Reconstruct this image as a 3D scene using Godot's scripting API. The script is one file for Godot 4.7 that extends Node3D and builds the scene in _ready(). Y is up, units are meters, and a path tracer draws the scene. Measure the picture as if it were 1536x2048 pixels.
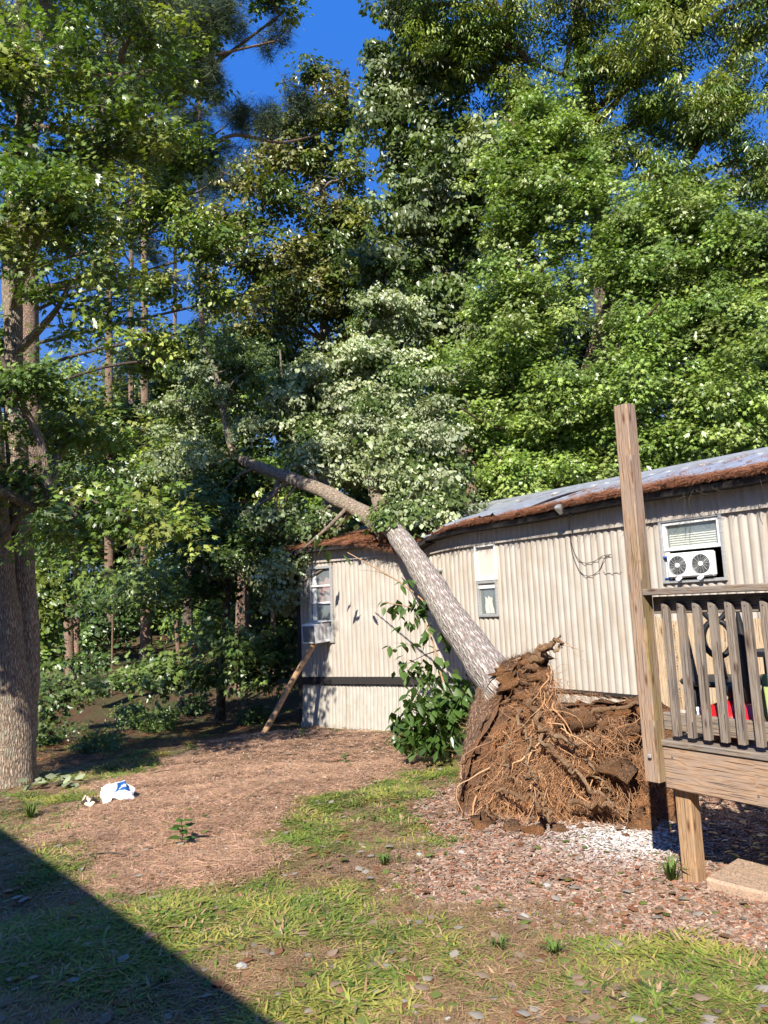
extends Node3D

# ---------------------------------------------------------------- mesh builder
class MB:
	var v := PackedVector3Array()
	var n := PackedVector3Array()
	var uv := PackedVector2Array()
	var c := PackedColorArray()
	var ix := PackedInt32Array()
	var col := Color.WHITE

	func vert(p: Vector3, nr: Vector3, t := Vector2.ZERO) -> int:
		v.append(p); n.append(nr); uv.append(t); c.append(col)
		return v.size() - 1

	func tri(a: int, b: int, d: int) -> void:
		var g := (v[d] - v[a]).cross(v[b] - v[a])
		if g.dot(n[a]) < 0.0:
			ix.append(a); ix.append(d); ix.append(b)
		else:
			ix.append(a); ix.append(b); ix.append(d)

	func quad(a: int, b: int, d: int, e: int) -> void:
		tri(a, b, d); tri(a, d, e)

	func flat(pts: Array, nr: Vector3, uvs := []) -> void:
		var f := v.size()
		for i in pts.size():
			vert(pts[i], nr, uvs[i] if uvs.size() else Vector2(pts[i].x, pts[i].y))
		for i in range(1, pts.size() - 1):
			tri(f, f + i, f + i + 1)

	# box with chamfered edges; uv in metres along the longest axis first
	func box(xf: Transform3D, size: Vector3, ch := 0.004, off := Vector2.ZERO) -> void:
		var h := size * 0.5
		ch = minf(ch, minf(h.x, minf(h.y, h.z)) * 0.45)
		var ax := [Vector3.RIGHT, Vector3.UP, Vector3.BACK]
		var lg := 0
		if size.y >= size.x and size.y >= size.z: lg = 1
		elif size.z >= size.x: lg = 2
		var pt := func(sx, sy, sz, k) -> Vector3:
			var q := Vector3(sx * h.x, sy * h.y, sz * h.z)
			for j in 3:
				if j != k: q[j] -= signf(q[j]) * ch
			return q
		var uvof := func(q: Vector3) -> Vector2:
			var o := []
			for j in 3:
				if j != lg: o.append(q[j])
			return Vector2(q[lg], o[0] + o[1] * 1.7) + off
		for k in 3:
			for s in [-1.0, 1.0]:
				var a: int = (k + 1) % 3
				var b: int = (k + 2) % 3
				var ps := []
				for e in [[-1, -1], [1, -1], [1, 1], [-1, 1]]:
					var sg := [0.0, 0.0, 0.0]
					sg[k] = s; sg[a] = e[0]; sg[b] = e[1]
					ps.append(pt.call(sg[0], sg[1], sg[2], k))
				_face(xf, ps, ax[k] * s, uvof)
		for k in 3:   # edges along axis k
			var a: int = (k + 1) % 3
			var b: int = (k + 2) % 3
			for e in [[-1, -1], [1, -1], [1, 1], [-1, 1]]:
				var ps := []
				for q in [[-1, a], [1, a], [1, b], [-1, b]]:
					var sg := [0.0, 0.0, 0.0]
					sg[k] = q[0]; sg[a] = e[0]; sg[b] = e[1]
					ps.append(pt.call(sg[0], sg[1], sg[2], q[1]))
				_face(xf, ps, (ax[a] * e[0] + ax[b] * e[1]).normalized(), uvof)
		for sx in [-1, 1]:
			for sy in [-1, 1]:
				for sz in [-1, 1]:
					_face(xf, [pt.call(sx, sy, sz, 0), pt.call(sx, sy, sz, 1), pt.call(sx, sy, sz, 2)], Vector3(sx, sy, sz).normalized(), uvof)

	func _face(xf: Transform3D, ps: Array, nr: Vector3, uvof: Callable) -> void:
		var f := v.size()
		var wn := (xf.basis * nr).normalized()
		for q in ps:
			vert(xf * q, wn, uvof.call(q))
		for i in range(1, ps.size() - 1):
			tri(f, f + i, f + i + 1)

	# swept tube; uv in tiles
	func tube(pts: Array, rad: Array, sides := 8, tile := 0.5, bump: FastNoiseLite = null, amp := 0.0, cap := true) -> void:
		var m := pts.size()
		var up := Vector3.UP
		var d0: Vector3 = (pts[1] - pts[0]).normalized()
		if absf(d0.dot(up)) > 0.9: up = Vector3.RIGHT
		var side := d0.cross(up).normalized()
		var len := 0.0
		var reps := maxf(1.0, roundf(TAU * rad[0] / tile))
		var first := v.size()
		for i in m:
			var dir: Vector3 = (pts[mini(i + 1, m - 1)] - pts[maxi(i - 1, 0)]).normalized()
			side = (side - dir * side.dot(dir)).normalized()
			var bi := dir.cross(side)
			if i > 0: len += (pts[i] - pts[i - 1]).length()
			for k in sides + 1:
				var a := TAU * (k % sides) / sides
				var nr := side * cos(a) + bi * sin(a)
				var r: float = rad[i]
				if bump != null:
					r *= 1.0 + amp * bump.get_noise_3dv((pts[i] + nr * r) * 1.0)
				vert(pts[i] + nr * r, nr, Vector2(reps * k / sides, len / tile))
		for i in m - 1:
			for k in sides:
				var a := first + i * (sides + 1) + k
				quad(a, a + 1, a + sides + 2, a + sides + 1)
		if cap:
			for e in [0, m - 1]:
				var dir: Vector3 = (pts[e] - pts[1 if e == 0 else m - 2]).normalized()
				var f := v.size()
				for k in sides:
					vert(v[first + e * (sides + 1) + k], dir, Vector2(cos(TAU * k / sides), sin(TAU * k / sides)) * 0.2)
				for k in range(1, sides - 1):
					tri(f, f + k, f + k + 1)

	func lathe(xf: Transform3D, prof: Array, sides := 20) -> void:
		var first := v.size()
		var m := prof.size()
		for i in m:
			var t: Vector2 = prof[mini(i + 1, m - 1)] - prof[maxi(i - 1, 0)]
			var nr2 := Vector2(t.y, -t.x).normalized()
			for k in sides + 1:
				var a := TAU * (k % sides) / sides
				vert(xf * Vector3(prof[i].x * cos(a), prof[i].y, prof[i].x * sin(a)), (xf.basis * Vector3(nr2.x * cos(a), nr2.y, nr2.x * sin(a))).normalized(), Vector2(float(k) / sides, float(i) / m))
		for i in m - 1:
			for k in sides:
				var a := first + i * (sides + 1) + k
				quad(a, a + 1, a + sides + 2, a + sides + 1)

	func mesh() -> ArrayMesh:
		var ar := []
		ar.resize(Mesh.ARRAY_MAX)
		ar[Mesh.ARRAY_VERTEX] = v; ar[Mesh.ARRAY_NORMAL] = n; ar[Mesh.ARRAY_TEX_UV] = uv
		ar[Mesh.ARRAY_COLOR] = c; ar[Mesh.ARRAY_INDEX] = ix
		var am := ArrayMesh.new()
		am.add_surface_from_arrays(Mesh.PRIMITIVE_TRIANGLES, ar)
		return am


# ---------------------------------------------------------------- scene helpers
var M := {}
var S := {}
var rng := RandomNumberGenerator.new()
var nz := FastNoiseLite.new()
var used := {}
var satellites := 1

func numbered(called: String) -> String:
	var k: int = used.get(called, 0)
	used[called] = k + 1
	return called if k == 0 else "%s_%03d" % [called, k]

func thing(called: String, label: String, category: String, at := Vector3.ZERO, turn := 0.0, group := "") -> Node3D:
	var o := Node3D.new()
	o.name = numbered(called)
	add_child(o, true)
	o.position = at
	o.rotation.y = turn
	tag(o, label, category, group)
	return o

func tag(o: Node3D, label: String, category: String, group := "") -> void:
	o.set_meta("label", label)
	o.set_meta("category", category)
	if group: o.set_meta("group", group)

func origin_of(o: Node) -> Vector3:
	var p := Vector3.ZERO
	while o is Node3D and o != self:
		p += o.position
		o = o.get_parent()
	return p

# adds a mesh as a child; world=true when its points are in world coordinates
func put(called: String, mesh: Mesh, mat: Material, parent: Node, world := false) -> MeshInstance3D:
	var o := MeshInstance3D.new()
	var taken := {}
	for ch in parent.get_children(): taken[String(ch.name)] = true
	var nm := called
	var k := 0
	while taken.has(nm):
		k += 1
		nm = "%s_%03d" % [called, k]
	o.name = nm
	o.mesh = mesh
	o.material_override = mat
	parent.add_child(o, true)
	if world: o.position = -origin_of(parent)
	return o

# quick version for long loops of like pieces
func piece(called: String, k: int, mesh: Mesh, mat: Material, parent: Node, xf: Transform3D) -> MeshInstance3D:
	var o := MeshInstance3D.new()
	o.name = called if k == 0 else "%s_%03d" % [called, k]
	o.mesh = mesh
	o.material_override = mat
	o.transform = xf
	parent.add_child(o, true)
	return o

func scatter(called: String, mesh: Mesh, mat: Material, places: Array, tints: PackedColorArray, parent: Node) -> MultiMeshInstance3D:
	var mm := MultiMesh.new()
	mm.transform_format = MultiMesh.TRANSFORM_3D
	mm.use_colors = true
	mm.mesh = mesh
	mm.instance_count = places.size()
	for i in places.size():
		mm.set_instance_transform(i, places[i])
		mm.set_instance_color(i, tints[i])
	var o := MultiMeshInstance3D.new()
	o.name = called
	o.multimesh = mm
	o.material_override = mat
	parent.add_child(o, true)
	if parent != self: o.position = -origin_of(parent)
	o.set_meta("kind", "stuff")
	return o

func lin(r: float, g: float, b: float) -> Color:
	return Color(r, g, b)

func mat(col: Color, rough := 0.8, metal := 0.0) -> StandardMaterial3D:
	var m := StandardMaterial3D.new()
	m.albedo_color = col.linear_to_srgb()
	m.roughness = rough
	m.metallic = metal
	m.vertex_color_use_as_albedo = true
	m.cull_mode = BaseMaterial3D.CULL_DISABLED
	return m

func rnd(a: float, b: float) -> float:
	return rng.randf_range(a, b)

func noise_of(freq: float, seed_: int, oct := 4) -> FastNoiseLite:
	var f := FastNoiseLite.new()
	f.seed = seed_
	f.frequency = freq
	f.fractal_octaves = oct
	return f

func rough_basis() -> Basis:
	return Basis.from_euler(Vector3(rnd(-PI, PI), rnd(-PI, PI), rnd(-PI, PI)))

func spline(pts: Array, per := 6) -> Array:
	var out := []
	for i in pts.size() - 1:
		var p0: Vector3 = pts[maxi(i - 1, 0)]
		var p1: Vector3 = pts[i]
		var p2: Vector3 = pts[i + 1]
		var p3: Vector3 = pts[mini(i + 2, pts.size() - 1)]
		for k in per:
			out.append(p1.cubic_interpolate(p2, p0, p3, float(k) / per))
	out.append(pts[-1])
	return out

func taper(m: int, r0: float, r1: float, flare := 0.0) -> Array:
	var out := []
	for i in m:
		var t := float(i) / (m - 1)
		out.append(lerpf(r0, r1, t) * (1.0 + flare * exp(-t * 9.0)))
	return out

# ---------------------------------------------------------------- the lie of the land
func ground(x: float, z: float) -> float:
	var d := -z
	var y := 0.265 - 0.058 * minf(d, 15.0)
	if d > 15.0:
		var k := d - 15.0
		y += 0.12 * minf(k, 20.0) * clampf(1.0 - (x + 1.0) * 0.2, 0.0, 1.0)
	if d < 0.0: y = 0.265
	# mulch heap in the middle, a lower one under the deck
	y += 0.17 * exp(-(pow((x + 1.15) / 1.5, 2.0) + pow((z + 9.4) / 0.9, 2.0)))
	y += 0.10 * exp(-(pow((x + 1.6) / 1.3, 2.0) + pow((z + 6.2) / 1.5, 2.0)))
	y += 0.07 * exp(-(pow((x - 1.0) / 0.9, 2.0) + pow((z + 5.1) / 0.6, 2.0)))
	y += 0.05 * nz.get_noise_2d(x * 3.0, z * 3.0) + 0.008 * nz.get_noise_2d(x * 30.0, z * 30.0)
	if d > 17.0: y += 0.25 * nz.get_noise_2d(x * 0.8, z * 0.8)
	return y

var poly_needles := PackedVector2Array([Vector2(-2.33, -5.00), Vector2(-2.41, -5.56), Vector2(-2.74, -6.96), Vector2(-2.56, -8.36), Vector2(-2.32, -9.96), Vector2(-1.70, -11.16), Vector2(-0.12, -9.73), Vector2(0.32, -7.91), Vector2(0.04, -6.81), Vector2(-0.38, -6.22), Vector2(-0.76, -5.65), Vector2(-0.79, -4.75), Vector2(-0.74, -4.19), Vector2(-1.07, -4.10), Vector2(-1.42, -4.02), Vector2(-1.76, -4.20)])
var poly_chips := PackedVector2Array([Vector2(1.32, -2.35), Vector2(1.21, -2.60), Vector2(1.04, -2.83), Vector2(0.85, -3.03), Vector2(0.58, -3.27), Vector2(0.29, -3.55), Vector2(-0.03, -3.92), Vector2(0.10, -4.50), Vector2(0.30, -5.37), Vector2(0.51, -6.46), Vector2(1.96, -8.15), Vector2(7.55, -12.31)])

func edge_dist(p: Vector2, poly: PackedVector2Array) -> float:
	var best := 1e9
	for i in poly.size():
		var q := Geometry2D.get_closest_point_to_segment(p, poly[i], poly[(i + 1) % poly.size()])
		best = minf(best, p.distance_to(q))
	return best if Geometry2D.is_point_in_polygon(p, poly) else -best

# weights: x needles, y chips, z bare clay, w woods floor
func cover(x: float, z: float) -> Color:
	var p := Vector2(x, z)
	var w := 0.35 * nz.get_noise_2d(x * 4.0 + 50.0, z * 4.0) + 0.12 * nz.get_noise_2d(x * 17.0, z * 17.0 + 9.0)
	var a := 0.0
	var b := 0.0
	if z > -13.0 and z < 0.0 and absf(x) < 6.0:
		a = smoothstep(-0.12, 0.12, edge_dist(p, poly_needles) + w * 0.8)
		b = smoothstep(-0.15, 0.15, edge_dist(p, poly_chips) + w)
	var clay := smoothstep(0.22, 0.42, nz.get_noise_2d(x * 2.2 + 200.0, z * 2.2 + 70.0) + 0.25 * nz.get_noise_2d(x * 12.0, z * 12.0))
	# bare patches: beside the chips, by the big tree, at the foot of the root plate
	clay = maxf(clay * 0.7, smoothstep(0.45, 0.1, Vector2((x - -0.27) * 0.8, (z - (-4.21)) * 1.3).length() + w * 0.5))
	clay = maxf(clay, smoothstep(0.75, 0.3, Vector2((x + 3.2) * 0.7, z + 6.9).length() + w * 0.8))
	clay = maxf(clay, smoothstep(0.7, 0.35, Vector2((x - 0.7) * 0.8, (z + 5.15) * 1.2).length() + w * 0.7))
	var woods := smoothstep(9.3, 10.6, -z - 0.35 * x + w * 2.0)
	return Color(a, b, clay, woods)


func _ready() -> void:
	rng.seed = 4711
	nz.seed = 7
	nz.frequency = 0.25
	nz.fractal_octaves = 3
	camera_and_light()
	textures()
	leaf_shapes()
	build_ground()
	build_trailer()
	build_house()
	build_deck()
	build_trees()
	build_fallen_tree()
	build_sapling()
	build_yard()


func camera_and_light() -> void:
	var cam := Camera3D.new()
	cam.name = "camera"
	cam.position = Vector3(0, 1.45, 0)
	cam.rotation_degrees = Vector3(7.25, 0, -2.5)
	cam.fov = 70.46
	cam.near = 0.05
	cam.far = 600.0
	add_child(cam)
	cam.current = true
	var sm := ProceduralSkyMaterial.new()
	sm.sky_top_color = Color(0.135, 0.325, 0.60)
	sm.sky_horizon_color = Color(0.46, 0.55, 0.64)
	sm.sky_curve = 0.13
	sm.ground_bottom_color = Color(0.16, 0.15, 0.12)
	sm.ground_horizon_color = Color(0.30, 0.36, 0.40)
	sm.sun_angle_max = 12.0
	var sky := Sky.new()
	sky.sky_material = sm
	var env := Environment.new()
	env.background_mode = Environment.BG_SKY
	env.sky = sky
	env.background_energy_multiplier = 1.3
	env.tonemap_mode = Environment.TONE_MAPPER_LINEAR
	env.tonemap_exposure = 2.0
	env.sdfgi_enabled = true
	env.ssao_enabled = true
	env.ssil_enabled = true
	var we := WorldEnvironment.new()
	we.name = "environment"
	we.environment = env
	add_child(we)
	var sun := DirectionalLight3D.new()
	sun.name = "sun"
	sun.light_energy = 1.6
	sun.light_color = Color(1.0, 0.975, 0.925)
	sun.light_angular_distance = 0.5
	sun.shadow_enabled = true
	var el := deg_to_rad(40.0)
	var az := deg_to_rad(19.0)
	var dir := Vector3(sin(az) * cos(el), -sin(el), -cos(az) * cos(el))
	sun.transform.basis = Basis.looking_at(dir, Vector3.UP)
	add_child(sun)


# ---------------------------------------------------------------- materials
func img_tex(im: Image) -> ImageTexture:
	return ImageTexture.create_from_image(im)

func textures() -> void:
	# weathered softwood: grain lines bent round knots, colour and relief
	var w := 1024
	var h := 256
	var ci := Image.create_empty(w, h, false, Image.FORMAT_RGB8)
	var hi := Image.create_empty(w, h, false, Image.FORMAT_RGB8)
	var n1 := noise_of(0.006, 3)
	var n2 := noise_of(0.02, 5)
	var n3 := noise_of(0.05, 9, 2)
	var knots := [Vector3(150, 60, 12), Vector3(610, 190, 15), Vector3(880, 90, 10), Vector3(420, 30, 8)]
	for y in h:
		for x in w:
			var bend := 0.0
			var kn := 0.0
			for k in knots:
				var dx: float = (x - k.x) / 2.6
				var dy: float = y - k.y
				var q: float = (dx * dx + dy * dy) / (k.z * k.z)
				bend += dy * 1.1 * exp(-q * 0.45)
				kn = maxf(kn, exp(-q * 2.2))
			var yy := y + bend * 0.8 + 34.0 * n1.get_noise_2d(x * 0.55, y * 2.2)
			var ring := 0.5 + 0.5 * sin(yy * 0.33 + 4.0 * n1.get_noise_2d(x * 0.3, y * 0.8 + 300))
			ring = pow(ring, 2.6)
			var fib := n3.get_noise_2d(x * 0.35, y * 9.0)
			var blot := n2.get_noise_2d(x * 0.35, y * 1.2)
			var base := Color(0.84, 0.76, 0.66).lerp(Color(0.64, 0.50, 0.39), clampf(ring * 0.55 + fib * 0.2, 0, 1))
			base = base.lerp(Color(0.74, 0.70, 0.66), clampf(0.4 + blot * 0.9, 0, 0.75))
			base = base.lerp(Color(0.33, 0.2, 0.13), kn * 0.8)
			var cr := clampf((n3.get_noise_2d(x * 0.06, y * 3.5 + 77.0) - 0.38) * 8.0, 0.0, 1.0)
			base = base.lerp(Color(0.2, 0.15, 0.12), cr * 0.8)
			ci.set_pixel(x, y, base)
			var hh := clampf(0.6 + fib * 0.25 - ring * 0.25 - cr * 0.6, 0, 1)
			hi.set_pixel(x, y, Color(hh, hh, hh))
	var wt := img_tex(ci)
	var wh := img_tex(hi)
	for spec in [["wood", Color(0.76, 0.70, 0.66)], ["wood_grey", Color(0.63, 0.625, 0.63)], ["wood_tan", Color(0.80, 0.71, 0.60)], ["picket", Color(0.92, 0.88, 0.80)]]:
		var m := mat(Color.WHITE, 0.85)
		m.albedo_color = spec[1]
		m.albedo_texture = wt
		m.uv1_scale = Vector3(0.75, 4.2, 1)
		m.heightmap_enabled = true
		m.heightmap_texture = wh
		m.heightmap_scale = 0.12
		M[spec[0]] = m
	# bark: deep vertical furrows, and a scaly one for pine
	for spec in [["bark", 1.0, Color(0.52, 0.45, 0.39), Color(0.2, 0.16, 0.13), 8.0, 31], ["bark_pale", 1.0, Color(0.70, 0.62, 0.54), Color(0.36, 0.30, 0.25), 7.0, 47], ["bark_pine", 1.0, Color(0.72, 0.59, 0.50), Color(0.34, 0.25, 0.2), 4.0, 53], ["bark_fallen", 1.0, Color(0.76, 0.71, 0.67), Color(0.42, 0.36, 0.33), 24.0, 61]]:
		var bw := 256
		var bh := 512
		var bc := Image.create_empty(bw, bh, false, Image.FORMAT_RGB8)
		var bb := Image.create_empty(bw, bh, false, Image.FORMAT_RGB8)
		var r1 := noise_of(0.075, spec[5], 2)
		r1.noise_type = FastNoiseLite.TYPE_CELLULAR
		r1.cellular_return_type = FastNoiseLite.RETURN_DISTANCE2_SUB
		r1.fractal_type = FastNoiseLite.FRACTAL_NONE
		r1.domain_warp_enabled = true
		r1.domain_warp_amplitude = 9.0
		r1.domain_warp_frequency = 0.03
		var r2 := noise_of(0.11, spec[5] + 1, 3)
		var r3 := noise_of(0.012, spec[5] + 2, 2)
		for y in bh:
			for x in bw:
				var an := TAU * x / bw      # wraps round the trunk
				var px := cos(an) * 41.0
				var pz := sin(an) * 41.0
				var st: float = 1.0 / spec[4]
				var ridge := r1.get_noise_3d(px, y * st, pz) + 1.0
				var fine := r2.get_noise_3d(px, y * st * 1.6, pz)
				var big := r3.get_noise_3d(px, y * 0.6, pz)
				var hh := clampf(0.12 + ridge * 1.5 + fine * 0.45, 0.0, 1.0)
				var cc: Color = (spec[3] as Color).lerp(spec[2], clampf(hh * 1.2, 0, 1))
				cc = cc.lerp(Color(0.52, 0.53, 0.46), clampf(big * 1.1 - 0.1, 0.0, 0.5))
				bc.set_pixel(x, y, cc)
				bb.set_pixel(x, y, Color(hh, hh, hh))
		var m := mat(Color.WHITE, 0.9)
		m.albedo_texture = img_tex(bc)
		m.heightmap_enabled = true
		m.heightmap_texture = img_tex(bb)
		m.heightmap_scale = 1.3
		M[spec[0]] = m
	# crumbly soil tile, wraps at its edges
	var gs := 512
	var gi := Image.create_empty(gs, gs, false, Image.FORMAT_RGB8)
	var gh := Image.create_empty(gs, gs, false, Image.FORMAT_RGB8)
	var g1 := noise_of(0.03, 71, 3)
	var g2 := noise_of(0.16, 72, 3)
	for y in gs:
		for x in gs:
			var ax := TAU * x / gs
			var ay := TAU * y / gs
			var q := Vector3(cos(ax) * 80.0 + sin(ay) * 31.0, sin(ax) * 80.0, cos(ay) * 80.0)
			var a := g1.get_noise_3dv(q)
			var b := g2.get_noise_3dv(q)
			var l := clampf(0.8 + a * 0.25 + b * 0.45, 0.2, 1.0)
			gi.set_pixel(x, y, Color(l, l * (1.0 - 0.06 * a), l * (1.0 - 0.12 * a)))
			var hh := clampf(0.5 + a * 0.3 + b * 0.6, 0, 1)
			gh.set_pixel(x, y, Color(hh, hh, hh))
	var gm := mat(Color.WHITE, 0.95)
	gm.albedo_texture = img_tex(gi)
	gm.uv1_triplanar = true
	gm.uv1_world_triplanar = true
	gm.uv1_scale = Vector3(1.7, 1.7, 1.7)
	gm.heightmap_enabled = true
	gm.heightmap_texture = img_tex(gh)
	gm.heightmap_scale = 2.5
	M["ground"] = gm
	var cm: StandardMaterial3D = gm.duplicate()
	cm.uv1_scale = Vector3(3.1, 3.1, 3.1)
	cm.heightmap_scale = 4.0
	M["clay"] = cm
	# painted metal with rain streaks
	var mw := 512
	var mi := Image.create_empty(mw, mw, false, Image.FORMAT_RGB8)
	var s1 := noise_of(0.02, 81, 4)
	var s2 := noise_of(0.07, 82, 3)
	for y in mw:
		for x in mw:
			var a := s1.get_noise_2d(x, y * 0.7)
			var b := s2.get_noise_2d(x * 1.6, y * 0.09)
			var sp := clampf((s2.get_noise_2d(x * 3.0, y * 3.0 + 500) - 0.45) * 6.0, 0, 1)
			var l := clampf(0.95 + a * 0.05 + b * 0.06 - sp * 0.08, 0, 1)
			mi.set_pixel(x, y, Color(l, l * (1.0 - clampf(-b, 0, 1) * 0.05), l * (1.0 - clampf(-b, 0, 1) * 0.13)))
	var mt := img_tex(mi)
	for spec in [["siding", Color(0.45, 0.40, 0.345), 0.55, 0.0, Vector3(0.35, 0.4, 1)], ["skirt", Color(0.46, 0.425, 0.37), 0.55, 0.0, Vector3(0.5, 0.7, 1)], ["roof_metal", Color(0.48, 0.50, 0.53), 0.42, 0.6, Vector3(0.6, 0.6, 1)], ["white_metal", Color(0.80, 0.80, 0.78), 0.4, 0.0, Vector3(1, 1, 1)], ["aluminium", Color(0.55, 0.55, 0.54), 0.4, 0.5, Vector3(2, 2, 1)], ["dark_trim", Color(0.022, 0.018, 0.016), 0.75, 0.0, Vector3(1, 1, 1)]]:
		var m := mat(spec[1], spec[2], spec[3])
		m.albedo_texture = mt
		m.uv1_scale = spec[4]
		M[spec[0]] = m
	M["black"] = mat(Color(0.012, 0.012, 0.013), 0.4)
	M["grille"] = mat(Color(0.10, 0.10, 0.10), 0.6)
	M["fin"] = mat(Color(0.28, 0.28, 0.28), 0.5)
	M["red"] = mat(Color(0.55, 0.012, 0.015), 0.25)
	M["blue"] = mat(Color(0.03, 0.10, 0.38), 0.5)
	M["white"] = mat(Color(0.8, 0.8, 0.78), 0.45)
	M["curtain"] = mat(Color(0.32, 0.17, 0.15), 0.9)
	M["blind"] = mat(Color(0.62, 0.60, 0.50), 0.6)
	M["shade"] = mat(Color(0.55, 0.48, 0.42), 0.8)
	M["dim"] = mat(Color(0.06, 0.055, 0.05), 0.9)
	M["plain"] = mat(Color.WHITE, 0.85)
	M["needle"] = mat(Color.WHITE, 0.7)
	var gl := StandardMaterial3D.new()
	gl.albedo_color = Color(0.8, 0.85, 0.85, 0.12)
	gl.transparency = BaseMaterial3D.TRANSPARENCY_ALPHA
	gl.roughness = 0.03
	M["glass"] = gl
	var lm := mat(Color.WHITE, 0.34)
	lm.backlight_enabled = true
	lm.backlight = Color(0.75, 0.8, 0.4)
	M["leaf"] = lm
	var gr := mat(Color.WHITE, 0.6)
	gr.backlight_enabled = true
	gr.backlight = Color(0.5, 0.55, 0.3)
	M["grass"] = gr
	# cast concrete
	var pm: StandardMaterial3D = gm.duplicate()
	pm.uv1_scale = Vector3(4, 4, 4)
	pm.heightmap_scale = 0.25
	M["concrete"] = pm


# ---------------------------------------------------------------- leaves
# one leaf into mb: base p, direction d, normal n
func leaf(mb: MB, p: Vector3, d: Vector3, nr: Vector3, size: float, star: bool, wide := 0.62) -> void:
	d = d.normalized()
	var s := d.cross(nr).normalized()
	nr = s.cross(d).normalized()
	var f := mb.v.size()
	if star:
		var rr := [0.0, 0.62, 0.36, 0.95, 0.5, 1.15, 0.5, 0.95, 0.36, 0.62]
		var aa := [0.0, 0.30, 0.62, 0.86, 1.15, PI / 2, PI - 1.15, PI - 0.86, PI - 0.62, PI - 0.30]
		var mid := p + d * size * 0.22
		mb.vert(mid, nr)
		for i in range(1, 10):
			var q: Vector3 = mid + (s * cos(aa[i]) + d * sin(aa[i])) * rr[i] * size * 0.78 - nr * absf(cos(aa[i])) * size * 0.16 * rr[i]
			mb.vert(q, (nr + s * cos(aa[i]) * 0.25).normalized())
		mb.vert(p - d * size * 0.05, nr)
		for i in range(1, 9):
			mb.tri(f, f + i, f + i + 1)
		mb.tri(f, f + 9, f + 10)
		mb.tri(f, f + 10, f + 1)
	else:
		var wd := size * wide * 0.5
		var drop := -nr * size * 0.12
		var tip := -nr * size * 0.18
		var nl := (nr - s * 0.35).normalized()
		var nrr := (nr + s * 0.35).normalized()
		mb.vert(p, nr)
		mb.vert(p + d * size * 0.38 - s * wd + drop * 0.3, nl)
		mb.vert(p + d * size * 0.72 - s * wd * 0.62 + drop * 0.8, nl)
		mb.vert(p + d * size + tip, nr)
		mb.vert(p + d * size * 0.72 + s * wd * 0.62 + drop * 0.8, nrr)
		mb.vert(p + d * size * 0.38 + s * wd + drop * 0.3, nrr)
		mb.vert(p + d * size * 0.45 + nr * size * 0.05, nr)
		for i in 6:
			mb.tri(f + 6, f + i, f + (i + 1) % 6)

func spray(count: int, size: float, star: bool, spread: float, droop: float, wide := 0.62, tilt := 0.55) -> ArrayMesh:
	var mb := MB.new()
	mb.col = Color(0.3, 0.24, 0.18)
	mb.tube([Vector3.ZERO, Vector3(0, 0.0, spread * 0.6), Vector3(0, -spread * 0.15, spread * 1.1)], [0.006, 0.004, 0.002], 3, 0.5, null, 0.0, false)
	for i in count:
		var a := rnd(0, TAU)
		var rr := sqrt(rng.randf()) * spread
		var p := Vector3(cos(a) * rr, rnd(-0.35, 0.35) * spread, sin(a) * rr + spread * 0.4)
		var out := Vector3(cos(a), -droop + rnd(-0.3, 0.3), sin(a) + 0.3).normalized()
		var nr := Vector3(rnd(-1, 1) * tilt, 1.0, rnd(-1, 1) * tilt)
		nr = nr.lerp(Vector3(out.x, 0.35, out.z), droop * 0.6).normalized()
		if absf(nr.dot(out)) > 0.95: nr = (nr + Vector3(0.3, 0.2, -0.4)).normalized()
		var b := rnd(0.72, 1.25)
		mb.col = Color(b * rnd(0.9, 1.12), b, b * rnd(0.85, 1.1))
		leaf(mb, p, out, nr, size * rnd(0.7, 1.2), star, wide)
	return mb.mesh()

func needle_burst(count: int, len: float, spread := 1.0) -> ArrayMesh:
	var mb := MB.new()
	for i in count:
		var d := Vector3(rnd(-1, 1) * spread, rnd(-0.5, 1), rnd(-1, 1) * spread).normalized()
		var s := d.cross(rough_basis().x).normalized()
		var l := len * rnd(0.7, 1.1)
		var b := rnd(0.7, 1.25)
		mb.col = Color(b, b, b)
		var o := Vector3(0, rnd(-0.12, 0.12), 0) + d * 0.01
		var f := mb.v.size()
		var nn := s.cross(d)
		mb.vert(o - s * 0.004, nn)
		mb.vert(o + s * 0.004, nn)
		mb.vert(o + d * l + Vector3(0, -l * 0.2, 0), nn)
		mb.tri(f, f + 1, f + 2)
	return mb.mesh()

func leaf_shapes() -> void:
	S["maple"] = [spray(13, 0.10, true, 0.19, 0.35), spray(11, 0.11, true, 0.22, 0.5)]
	S["poplar"] = [spray(11, 0.11, false, 0.2, 0.7, 0.8), spray(9, 0.12, false, 0.22, 0.5, 0.8)]
	S["oak"] = [spray(12, 0.12, false, 0.2, 0.5, 0.45), spray(10, 0.13, false, 0.22, 0.8, 0.4)]
	S["round"] = [spray(14, 0.12, false, 0.22, 0.95, 0.95, 0.8), spray(12, 0.13, false, 0.24, 1.1, 0.95, 0.8)]
	S["pine"] = [needle_burst(46, 0.26), needle_burst(38, 0.3, 0.7)]


# ---------------------------------------------------------------- ground
func axis(stops: Array) -> PackedFloat32Array:
	var out := PackedFloat32Array()
	for i in stops.size() - 1:
		var a: float = stops[i][0]
		var b: float = stops[i + 1][0]
		var k := int(ceil((b - a) / stops[i][1]))
		for j in k: out.append(lerpf(a, b, float(j) / k))
	out.append(stops[-1][0])
	return out

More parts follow.
